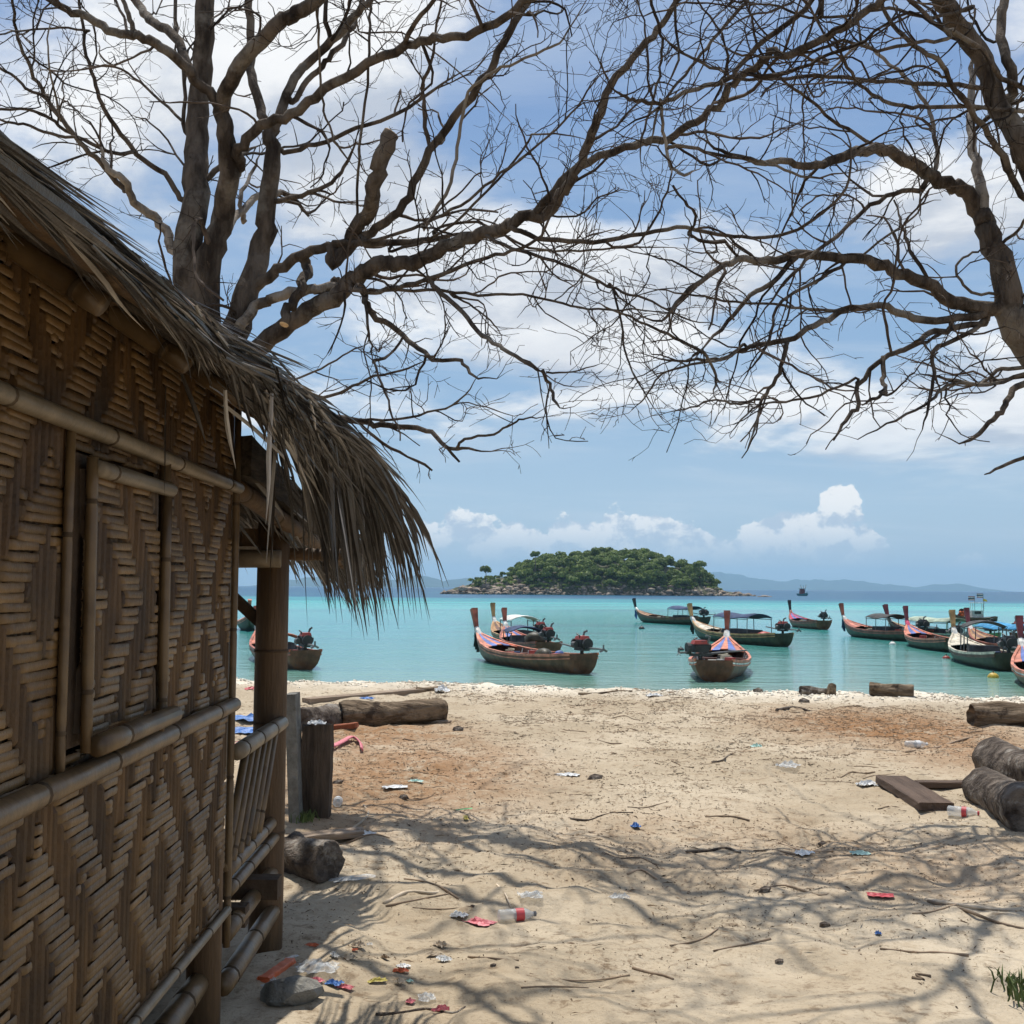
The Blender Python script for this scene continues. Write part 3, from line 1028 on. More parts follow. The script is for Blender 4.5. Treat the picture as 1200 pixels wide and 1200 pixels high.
def build_roof():
    # slab: under layer seen from below, thick eave edge
    V, F = [], []
    ny, nx = 44, 14
    rise = math.tan(math.radians(33))
    for top in (0, 1):
        for j in range(ny):
            ly = -4.3 + 4.95 * j / (ny - 1)
            ex, ez = eave(ly)
            for i in range(nx):
                g = i / (nx - 1)
                x = ex - 0.16 - (ex + 1.39) * g
                z = ez - 0.02 + (ex - 0.03 - x) * rise
                if top:
                    z += 0.03 + 0.15 * min(1, g * 3) + random.uniform(0, 0.03)
                V.append((x, ly + random.uniform(-0.02, 0.02), z + random.uniform(-0.012, 0.012)))
    o = nx * ny
    Fg = grid_faces(nx, ny)
    F = [tuple(q) for q in Fg] + [tuple(q + o) for q in Fg]
    for j in range(ny - 1):
        F.append((j * nx, (j + 1) * nx, (j + 1) * nx + o, j * nx + o))
    for i in range(nx - 1):
        e = (ny - 1) * nx
        F.append((e + i, e + i + 1, e + i + 1 + o, e + i + o))
        F.append((i, i + o, i + 1 + o, i + 1))
    roof = MB().add(V, F).build('thatched_roof', M_thatch, HUT)
    # the far slope
    ex, ez = eave(0)
    zr = ez + (ex + 1.55) * rise
    MB().add([(-1.55, -4.3, zr), (-1.55, 0.65, zr), (-3.7, 0.65, zr - 2.15 * rise), (-3.7, -4.3, zr - 2.15 * rise),
              (-1.55, -4.3, zr + 0.2), (-1.55, 0.65, zr + 0.2), (-3.7, 0.65, zr - 2.15 * rise + 0.15), (-3.7, -4.3, zr - 2.15 * rise + 0.15)],
             [(0, 1, 2, 3), (7, 6, 5, 4), (0, 4, 5, 1), (2, 6, 7, 3), (1, 5, 6, 2), (0, 3, 7, 4)]).build('roof_slope', M_thatch, HUT)
    # poles under the thatch
    bamboo('wall_plate', (0.0, -4.2, 2.42), (0.0, 0.72, 2.42), 0.055, M_post, HUT, 0.5)
    bamboo('eave_purlin', (0.30, -4.2, 2.19), (0.40, 0.62, 2.24), 0.035, M_post, HUT, 0.5)
    bamboo('eave_purlin', (0.17, -4.2, 2.28), (0.2, 0.62, 2.31), 0.022, M_bam, HUT, 0.5)
    for i in range(8):
        y = -4.0 + i * 0.63
        ex, ez = eave(y)
        bamboo('rafter', (ex - 0.27, y, ez + 0.10), (-1.5, y, ez - 0.06 + (ex + 1.5) * rise), 0.026, M_bam, HUT, 0.4)
    # palm leaves
    jobs = []
    R = random.Random(3)
    for i in range(2300):                             # lying along the eave
        ly = R.uniform(-4.3, 0.35) if i < 700 else R.uniform(-4.3, -0.6)
        ex, ez = eave(ly)
        u = R.random()
        tk = 0.18 + 0.82 * min(1, max(0, (ly + 4.0) / 3.2))
        x = ex - 0.02 - (0.02 + 0.28 * tk) * u ** 1.2 + R.uniform(-0.02, 0.02) * tk
        lift = R.uniform(-0.015, 0.085) * tk - 0.005
        root = (x, ly, ez + (ex - x) * rise + lift)
        e_ = max(0, (ly + 1.6) / 2)
        fr = random.Random(int(ly * 9) * 31 + int(u * 3))           # leaflets of one frond lie together
        d = (fr.uniform(-0.13, 0.07) + R.uniform(-0.04, 0.04) + 0.13 * e_, R.uniform(0.75, 1.0), (fr.uniform(-0.07, 0.09) if ly > -2.0 else fr.uniform(-0.01, 0.05)) + R.uniform(-0.03, 0.03) * tk - 0.12 * e_)
        jobs.append((root, d, R.uniform(0.45, 0.95) * (0.5 + 0.5 * tk), R.uniform(0.003, 0.011) + (0.012 * R.random() if i < 160 else 0) + 0.006 * e_, R.uniform(0.0, 0.12) + 0.35 * e_, u < 0.12))
    for i in range(270):                             # the spray at the sea end
        ly = R.uniform(-0.55, 0.62)
        ex, ez = eave(ly)
        u = R.random()
        x = ex - 0.36 * u
        root = (x, ly, ez + (ex - x) * rise + R.uniform(-0.03, 0.07))
        d = (R.uniform(0.0, 0.36), R.uniform(0.55, 1.0), R.uniform(-0.55, -0.18))
        jobs.append((root, d, R.uniform(0.5, 1.0), R.uniform(0.009, 0.025), R.uniform(0.7, 2.6), True))
    for i in range(150):                             # stiff stray tips breaking the outline
        ly = R.uniform(-1.6, 0.6)
        ex, ez = eave(ly)
        root = (ex - R.uniform(0.0, 0.2), ly, ez + R.uniform(0.0, 0.12))
        e_ = max(0, (ly + 1.6) / 2.2)
        d = (R.uniform(-0.05, 0.18) + 0.15 * e_, R.uniform(0.6, 1.0), R.uniform(-0.25, 0.10) - 0.30 * e_)
        jobs.append((root, d, R.uniform(0.35, 0.8), R.uniform(0.006, 0.014), R.uniform(0.0, 0.9), True))
    for i in range(46):                             # hanging straight down
        ly = R.uniform(-0.6, 0.68)
        ex, ez = eave(ly)
        x = ex - R.uniform(0.0, 0.30)
        root = (x, ly, ez + (ex - x) * rise - 0.01)
        d = (R.uniform(-0.05, 0.25), R.uniform(-0.05, 0.55), -1)
        jobs.append((root, d, R.uniform(0.28, 0.75), R.uniform(0.008, 0.028), 0.4, True))
    for i in range(3):                              # odd leaves hanging along the wall
        ly = R.uniform(-2.0, -0.4)
        ex, ez = eave(ly)
        jobs.append(((ex - R.uniform(0.0, 0.3), ly, ez), (R.uniform(-0.1, 0.2), R.uniform(0.1, 0.7), -0.9), R.uniform(0.12, 0.42), R.uniform(0.006, 0.02), 0.5, True))
    for i in range(420):                             # porch roof verge and its sea end
        f = R.random() ** 0.75
        ly = 0.1 + 2.4 * f
        x = 0.05 + 0.12 * f - R.uniform(0, 0.35)
        root = (x, ly, 2.09 - 0.265 * f + R.uniform(0.0, 0.15))
        end = f > 0.72
        d = (R.uniform(0.0, 0.35) + (0.25 if end else 0), R.uniform(0.7, 1.0), R.uniform(-0.45, -0.10))
        jobs.append((root, d, R.uniform(0.35, 0.75), R.uniform(0.014, 0.03), R.uniform(0.8, 3.0) if end else R.uniform(0.1, 0.7), end))
    for i in range(170):                             # torn scraps and broken tips
        ly = R.uniform(-1.9, 0.5)
        ex, ez = eave(ly)
        root = (ex - R.uniform(-0.02, 0.12), ly, ez + R.uniform(-0.03, 0.07))
        jobs.append((root, (R.uniform(-0.1, 0.3), R.uniform(0.3, 1.0), R.uniform(-0.8, 0.0)), R.uniform(0.08, 0.26), R.uniform(0.004, 0.013), R.uniform(0, 2), True))
    big = sorted([q for q in range(len(jobs)) if jobs[q][5]], key=lambda q: -jobs[q][2] * jobs[q][3])[:290]
    bigset = set(big)
    rest, pale = MB(), MB()
    for q, (root, d, L, w, droop, _) in enumerate(jobs):
        g = blade_geo(root, d, L, w, droop, curl=random.uniform(-0.8, 0.8))
        if q in bigset:
            MB().add(*g).build('palm_leaf', M_leaf, roof)
        else:
            (pale if q % 6 == 0 else rest).add(*g)
    tag(rest.build('loose_thatch', M_leaf, roof), kind='stuff')
    tag(pale.build('highlit_thatch', M_leafp, roof), kind='stuff')  # pale strands stand in for bright streaks of sun on the thatch


build_roof()
# ---------------------------------------------------------------- the two bare trees
M_bark = mat('grey_brown_bark', (0.165, 0.13, 0.10), 0.92, 0.3, 6.0, 1.0, 30, (1, 1, 0.3), col2=(0.035, 0.026, 0.02), spec=0.12, patch=((0.21, 0.18, 0.145), 1.6, 0.52, 0.66), bdist=0.05)
M_pale = mat('bleached_and_sunlit_wood', (0.34, 0.295, 0.245), 0.85, 0.3, 7.0, 1.0, 25, (1, 1, 0.4), col2=(0.17, 0.14, 0.11), spec=0.15, patch=((0.10, 0.078, 0.06), 3.0, 0.55, 0.65), bdist=0.04)  # own tone of dead limbs; on the hanging hook it paints sunlight
M_twig = mat('dry_twigs', (0.085, 0.064, 0.049), 0.9, 0.3, 6.0, island=0.6, spec=0.12, col2=(0.035, 0.026, 0.02))
M_cut = mat('sawn_wood_face', (0.52, 0.36, 0.20), 0.8, 0.25, 20)


def limb_path(pts, d0, d1, bend=0.35):
    n = len(pts)
    ph = random.uniform(0, 6.28)
    P = []
    for i, (x, y) in enumerate(pts):
        f = i / max(1, n - 1)
        d = d0 + (d1 - d0) * f + bend * 0.5 * math.sin(ph + f * 4.0) * math.sin(math.pi * f)
        P.append(px(x, y, d))
    return P


DS = 1.2


def to_px(p):
    v = p - CAM
    d = v.dot(FW)
    return 600 + FPX * v.dot(RT) / d, 600 - FPX * v.dot(UP) / d


class Tree:
    def __init__(self, name, label, base):
        self.root = empty(name, base)
        tag(self.root, label, 'tree', 'bare trees by the beach')
        self.base = Vector(base)
        self.tw = MB()
        self.nt = 0
        self.done_pts = []
        self.ylim = 545 if base[0] > 0 else 575

    def limb(self, pts, w0, w1, d0, d1, twig=1.0, m=None, ext=0.0, name='limb', bend=0.35, world=False, knob=0.022, sides=10):
        d0, d1 = d0 * DS, d1 * DS
        if world:
            P = [Vector(p) for p in pts]
        else:
            # grow out of the nearest limb already there
            best, bd = None, 46.0
            for q, (qx, qy) in self.done_pts:
                e = math.hypot(qx - pts[0][0], qy - pts[0][1])
                if e < bd:
                    best, bd = q, e
            if best is not None:
                d0 = best.y
            P = limb_path(pts, d0, d1, bend)
            if best is not None and bd > 3:
                P = [best.copy()] + P
        n0 = len(P)
        slim = 0.84 if max(w0, w1) < 19 else 0.94
        r0 = slim * w0 * d0 / FPX / 2
        r1 = slim * w1 * d1 / FPX / 2
        if ext > 0:                         # the limb goes on above the picture
            d = (P[-1] - P[-2]).normalized()
            p = P[-1].copy()
            for q in range(4):
                d = (d + Vector((random.uniform(-0.3, 0.3), random.uniform(-0.6, 0.15), random.uniform(-0.15, 0.2)))).normalized()
                p = p + d * ext / 4
                P.append(p.copy())
        if not world:
            for i in range(1, len(P) - 1):
                P[i] = P[i] + Vector((random.gauss(0, 1), random.gauss(0, 1), random.gauss(0, 1))) * min(0.02, r0 * 0.5)
        S = catmull(P, 4)
        n = len(S)
        rad = []
        for i in range(n):
            f = i / (n - 1)
            r = r0 + (r1 - r0) * min(1, f * (len(P) - 1) / (n0 - 1))
            if ext > 0 and f > (n0 - 1) / (len(P) - 1):
                g = (f - (n0 - 1) / (len(P) - 1)) / (1 - (n0 - 1) / (len(P) - 1))
                r = r1 * (1 - 0.8 * g)
            if ext == 0 and not name.startswith('s') and name != 'trunk' and f > 0.85 and r1 < 0.03:
                r *= 1 - 0.55 * (f - 0.85) / 0.15
            rad.append(r * random.uniform(1 - knob, 1 + knob))
            if 0 < i < n - 1:
                S[i] = S[i] + Vector((random.gauss(0, 1), random.gauss(0, 1), random.gauss(0, 1))) * min(0.012, 0.22 * r + 0.003)
        self.done_pts += [(p.copy(), to_px(p)) for p in S]
        mb = MB().tube([p - self.base for p in S], rad, sides if max(rad) > 0.02 else 7, lump=0.025)
        mb.build(name, m or M_bark, self.root, True)
        if twig > 0:
            self.sprout(S, rad, twig, 0)
            if ext == 0 and not name.startswith('s'):
                for _ in range(2):
                    d = (S[-1] - S[-2]).normalized()
                    d = (d + Vector((random.gauss(0, 0.3), random.gauss(0, 0.3), random.gauss(0, 0.3)))).normalized()
                    self.twig(S[-1], d, random.uniform(0.2, 0.5), max(0.003, rad[-1] * 0.9), 0)
        return S, rad

    def overhead(self, sh, r0, r1, z):
        """a limb high above the picture, placed by the shadow it throws on the sand"""
        P = []
        for (x, y) in sh:
            g = gp(x, y)
            zz = z + random.uniform(-0.25, 0.25)
            P.append(g + SUNV * ((zz - g.z) / SUNV.z))
        q = min((p for p, _ in self.done_pts), key=lambda p: (p - P[0]).length)
        P = [q.copy(), q.lerp(P[0], 0.5) + Vector((0, 0, 0.2))] + P
        k = FPX * 2 / (9 * DS)
        self.limb(P, r0 * k, r1 * k, 9, 9, 0.9, world=True)

    def sprout(self, S, rad, dens, level):
        L = sum((S[i + 1] - S[i]).length for i in range(len(S) - 1))
        n = max(1, int(L * dens * (4.6 if level == 0 else 6.5)))
        for _ in range(n):
            f = random.uniform(0.12, 1.0) if level == 0 else random.uniform(0.2, 1.0)
            i = min(len(S) - 2, int(f * (len(S) - 1)))
            p = S[i].lerp(S[i + 1], random.random())
            tg = (S[i + 1] - S[i])
            if tg.length < 1e-6:
                continue
            tg.normalize()
            ax = tg.orthogonal().normalized()
            ax = Matrix.Rotation(random.uniform(0, 6.283), 3, tg) @ ax
            ang = random.uniform(0.45, 1.15)
            d = (tg * math.cos(ang) + ax * math.sin(ang)).normalized()
            r = rad[i]
            if level == 0:
                ln = random.choice((0.08, 0.2, 0.4, 0.6, 0.9, 1.3)) * random.uniform(0.7, 1.3)
                rr = min(r * 0.6, 0.0045 + 0.0105 * ln * random.uniform(0.6, 1.3))
            elif level == 1:
                ln = random.uniform(0.10, 0.42)
                rr = min(r * 0.75, random.uniform(0.0032, 0.0060))
            else:
                ln = random.uniform(0.05, 0.16)
                rr = 0.0034
            self.twig(p, d, ln, max(0.0026, rr), level)

    def twig(self, p, d, ln, r, level):
        seg = max(3, int(ln / 0.085)) if level < 2 else 3
        st = ln / seg
        S, R = [p.copy()], [r]
        k = random.uniform(-0.6, 0.6)
        lim = self.ylim - abs(random.gauss(0, 45))
        ax = d.orthogonal().normalized()
        ax = Matrix.Rotation(random.uniform(0, 6.283), 3, d) @ ax
        for q in range(seg):
            d = (d + ax * k * st * 3.0 + Vector((random.gauss(0, 0.24), random.gauss(0, 0.24), random.gauss(0.01, 0.24)))).normalized()
            p = p + d * st
            if to_px(p)[1] > lim:
                break
            S.append(p.copy())
            R.append(max(0.0020, r * (1 - 0.55 * (q + 1) / seg) * random.uniform(0.85, 1.2)))
        if len(S) < 2:
            return
        self.tw.tube([s - self.base for s in S], R, 4 if r > 0.005 else 3, cap=False)
        self.nt += 1
        if level == 0 and ln > 0.25:
            self.sprout(S, R, 1.0, 1)
        elif level == 1 and ln > 0.2:
            self.sprout(S, R, 0.9, 2)

    def done(self):
        tag(self.tw.build('twigs', M_twig, self.root), kind='stuff')
        print('twigs', self.nt)


def cut_face(tree, S, r, end=-1):
    p = S[end]
    q = S[end - 1] if end == -1 else S[end + 1]
    d = (p - q).normalized()
    MB().tube([p + d * 0.001 - tree.base, p + d * 0.008 - tree.base], [r * 0.98, r * 0.9], 10).build('sawn_face', M_cut, tree.root)


def build_left_tree():
    B = px(246, 470, 9.0 * DS)
    base = (B.x, 9.0 * DS, 1.0)
    T = Tree('bare_tree', 'grey leafless tree with several stems and sawn stubs rising behind the bamboo hut', base)
    lo = Vector((base[0], 9.0 * DS, 0.85))
    mid = px(248, 440, 9.0 * DS)
    T.limb([lo, lo.lerp(mid, 0.35) + Vector((0.04, 0, 0)), lo.lerp(mid, 0.75), mid], 66, 60, 9.0, 9.0, 0, name='trunk', world=True, sides=16)
    # upright stems
    T.limb([(240, 448), (226, 380), (219, 310), (226, 240), (229, 190), (233, 130), (236, 60), (239, -8)], 44, 23, 9.0, 9.3, 0.7, ext=2.5, name='stem', sides=14)
    T.limb([(248, 450), (241, 380), (246, 305), (258, 255), (268, 205), (267, 160), (259, 125)], 38, 19, 9.0, 8.6, 0.35, name='stem', sides=14)
    T.limb([(259, 128), (272, 105), (290, 66), (318, 33), (345, 15), (377, -8)], 20, 18, 8.6, 8.0, 0.6, ext=2.2)
    T.limb([(259, 128), (243, 110), (212, 78), (185, 53), (163, 40), (140, 37), (108, 22), (75, 8), (42, -8)], 16, 10, 8.6, 8.0, 0.6, ext=1.8)
    T.limb([(161, 40), (152, 18), (142, -6)], 8, 6, 8.25, 8.1, 0.5, ext=1.2)
    T.limb([(224, 78), (208, 52), (185, 30), (166, 12), (148, -8)], 15, 11, 9.2, 9.6, 0.5, ext=1.8)
    T.limb([(272, 200), (284, 172), (297, 148), (330, 134), (370, 110), (420, 84), (470, 54), (510, 47), (552, 37), (590, 20), (630, -8)], 17, 11, 8.7, 7.6, 0.7, ext=1.6)
    T.limb([(474, 52), (490, 30), (514, -6)], 8, 6, 7.9, 7.7, 0.8, ext=1.0)
    T.limb([(255, 450), (272, 390), (290, 345), (303, 300), (308, 262), (316, 205), (320, 165), (323, 140)], 40, 16, 9.0, 9.2, 0.4, name='stem', sides=14)
    T.limb([(320, 155), (306, 130), (298, 90), (293, 50), (288, -8)], 15, 11, 9.2, 9.5, 0.7, ext=2.0)
    T.limb([(323, 150), (334, 116), (350, 88), (366, 66), (398, 38), (420, 16), (434, -8)], 16, 10, 9.2, 9.0, 0.7, ext=1.8)
    T.limb([(342, 116), (360, 95), (380, 76), (402, 52), (416, 24), (430, -8)], 9, 7, 9.1, 9.6, 0.6, ext=1.2)
    T.limb([(246, 300), (258, 275), (272, 258), (288, 245), (303, 238), (330, 225)], 14, 9, 9.1, 10.0, 0.5, m=M_pale)
    T.limb([(286, 258), (284, 232), (292, 205), (304, 182)], 8, 4, 9.6, 10.0, 0.6, m=M_pale)
    # low limbs to the right
    T.limb([(292, 338), (318, 318), (345, 304), (375, 292), (398, 287), (430, 286), (470, 286), (508, 280), (545, 274)], 17, 7, 9.1, 8.6, 0.7)
    T.limb([(262, 450), (285, 425), (322, 394), (358, 367), (390, 347), (412, 330), (425, 316), (445, 309), (470, 309), (500, 304), (540, 287), (565, 274),
            (590, 268), (604, 264), (640, 246), (656, 226), (670, 206), (681, 172), (700, 140), (719, 102), (745, 56), (770, 26), (800, -8)], 26, 7, 9.0, 7.4, 0.75, ext=1.0)
    T.limb([(622, 254), (650, 222), (690, 191), (742, 170), (768, 166), (786, 160), (812, 149), (840, 125), (860, 96), (885, 76), (905, 61), (922, 63), (950, 55),
            (985, 35), (1012, 14), (1036, -8)], 11, 11, 7.75, 7.0, 0.8, ext=1.4)
    S, r = T.limb([(392, 306), (404, 288), (418, 264), (433, 244), (443, 218), (452, 188), (459, 156)], 17, 21, 8.7, 8.3, 0.25, name='sawn_stub', knob=0.06)
    cut_face(T, S, r[-1])
    S, r = T.limb([(360, 318), (350, 340), (343, 358), (333, 380)], 15, 14, 8.8, 8.55, 0.1, name='sawn_stub')
    cut_face(T, S, r[-1])
    S, r = T.limb([(398, 335), (372, 338), (345, 345), (320, 352), (300, 360), (280, 385)], 13, 16, 8.8, 9.0, 0.2, m=M_pale)
    T.limb([(428, 278), (445, 262), (476, 234), (500, 190), (530, 137), (558, 97), (582, 58), (608, 18), (626, -8)], 14, 10, 8.6, 8.2, 0.7, ext=1.4)
    T.limb([(426, 346), (440, 364), (468, 386), (490, 410), (510, 424), (538, 426), (556, 440), (582, 444)], 11, 3, 8.6, 7.9, 1.0)
    T.limb([(392, 330), (410, 336), (432, 341), (460, 340), (500, 326), (560, 308), (600, 294), (626, 282), (645, 250), (665, 190)], 9, 3, 8.6, 7.6, 0.8)
    T.limb([(504, 328), (518, 346), (540, 368), (565, 392), (590, 411), (620, 429), (638, 438)], 8, 5, 8.1, 7.5, 0.6)
    T.limb([(636, 434), (645, 455), (656, 478)], 5.5, 4.5, 7.5, 7.4, 0.5)
    T.limb([(640, 436), (670, 436), (704, 426)], 3.2, 1.6, 7.5, 7.3, 1.2)
    T.limb([(430, 342), (500, 341), (560, 346), (600, 345), (650, 352), (690, 362), (740, 364), (790, 367)], 5, 2.5, 8.4, 7.4, 1.1)
    T.limb([(528, 346), (550, 357), (575, 375), (588, 394)], 4, 2, 8.2, 8.4, 0.8)
    T.limb([(300, 470), (345, 482), (415, 491), (452, 500), (500, 507), (522, 520), (540, 527), (575, 529)], 12, 4, 9.0, 8.0, 0.9)
    T.limb([(536, 524), (546, 514), (578, 508), (602, 496), (616, 490), (642, 488)], 4.5, 2, 8.1, 7.7, 0.9)
    T.limb([(415, 493), (460, 492), (500, 484), (540, 470), (560, 440)], 5, 2, 8.5, 8.0, 1.0)
    T.limb([(350, 470), (400, 460), (430, 445), (470, 435), (500, 422)], 6, 2.5, 8.7, 8.1, 1.1)
    T.limb([(340, 450), (375, 432), (410, 415), (432, 402)], 4, 2, 8.8, 8.4, 1.0)
    T.limb([(425, 350), (428, 375), (433, 400), (437, 425)], 6, 2.5, 8.5, 8.3, 1.2)
    T.limb([(598, 271), (628, 279), (680, 284), (740, 276), (795, 264), (830, 271), (872, 276), (925, 272), (962, 255), (988, 222), (994, 170), (975, 130)], 8, 3, 7.8, 7.6, 0.9)
    T.limb([(565, 275), (600, 290), (650, 305), (690, 326), (730, 342), (756, 348), (800, 372), (840, 382)], 6, 2.5, 7.9, 7.3, 1.0)
    T.limb([(715, 338), (728, 380), (735, 420), (748, 450), (772, 486)], 4, 2, 7.5, 7.2, 0.9)
    T.limb([(510, 270), (560, 262), (620, 290), (680, 296), (730, 290), (790, 290)], 5, 2.5, 8.0, 7.8, 1.0)
    T.limb([(420, 285), (470, 272), (520, 250), (560, 225), (600, 195), (640, 160), (680, 125), (700, 93), (730, 77)], 6, 2, 8.4, 7.6, 1.0)
    T.limb([(500, 265), (530, 215), (538, 160), (550, 110), (580, 85), (615, 70), (640, 60), (660, 45), (690, -5)], 6, 3, 8.2, 7.8, 0.8, m=M_pale)
    T.limb([(460, 295), (520, 270), (570, 225), (620, 165), (625, 158), (660, 158), (690, 165)], 5, 2, 8.2, 7.7, 1.0)
    T.limb([(335, 178), (370, 168), (420, 148), (470, 128), (500, 110), (540, 85)], 8, 4, 9.0, 8.6, 1.0)
    T.limb([(322, 238), (350, 230), (380, 218), (405, 195), (418, 160)], 9, 4, 9.1, 8.8, 0.9)
    T.limb([(418, 256), (419, 210), (422, 160), (432, 80), (434, 20), (436, -8)], 4, 4, 8.4, 8.3, 0.2, name='hanging_vine')
    T.limb([(372, -8), (373, 50), (376, 110), (385, 150), (400, 175), (412, 192)], 4, 3, 8.4, 8.6, 0.2, name='hanging_vine')
    # limbs to the left
    T.limb([(212, 300), (200, 272), (180, 252), (158, 233), (146, 215), (130, 195), (118, 172)], 16, 8, 9.0, 8.6, 0.5, m=M_pale)
    T.limb([(142, 222), (118, 190), (94, 164), (66, 134), (47, 105), (30, 68), (20, 35), (14, -8)], 9, 4, 8.8, 8.2, 0.8, ext=0.8)
    T.limb([(212, 232), (196, 210), (160, 178), (136, 150), (120, 122), (111, 90), (100, 46), (92, -8)], 9, 4, 9.1, 8.6, 0.8, ext=0.8)
    T.limb([(160, 178), (136, 179), (110, 170), (85, 155), (58, 138), (30, 128), (-5, 126)], 6, 4, 8.9, 8.3, 0.9, ext=0.8)
    T.limb([(94, 164), (60, 157), (30, 146), (8, 142), (-20, 130)], 5, 3, 8.6, 8.2, 0.9, ext=0.6)
    T.limb([(70, 140), (66, 110), (58, 85), (57, 45), (63, 15)], 4, 2, 8.5, 8.2, 1.0, m=M_pale)
    T.limb([(60, 115), (40, 108), (15, 88), (0, 78)], 5, 4, 8.5, 8.2, 0.8, ext=0.8)
    T.limb([(105, 36), (70, 32), (30, 36), (0, 41)], 4, 2.5, 8.4, 8.0, 1.0, ext=0.5)
    T.limb([(217, 155), (214, 100), (210, 50), (207, -6)], 6, 5, 9.4, 9.8, 0.8, ext=1.2)
    T.limb([(214, 140), (180, 110), (150, 85), (122, 72), (115, 50)], 5, 2.5, 9.3, 9.8, 1.0)
    T.limb([(215, 195), (195, 165), (175, 145), (155, 135)], 4, 2, 9.2, 9.6, 1.1)
    T.limb([(245, 210), (262, 190), (280, 180), (300, 172)], 10, 6, 9.2, 9.7, 0.7)
    # crown reaching out overhead, above the picture
    T.overhead([(290, 1080), (380, 1110), (430, 1130), (500, 1152), (570, 1180), (640, 1215), (740, 1260)], 0.042, 0.026, 7.2)
    T.overhead([(545, 1168), (600, 1164), (660, 1166), (720, 1175), (800, 1190), (900, 1215)], 0.020, 0.010, 7.2)
    T.overhead([(400, 1118), (520, 1112), (640, 1104), (760, 1097), (850, 1102)], 0.020, 0.010, 7.4)
    T.overhead([(530, 1110), (640, 1122), (760, 1140), (860, 1155)], 0.012, 0.006, 7.3)
    T.overhead([(400, 925), (470, 935), (540, 925), (600, 900), (640, 880)], 0.014, 0.008, 8.6)
    T.done()


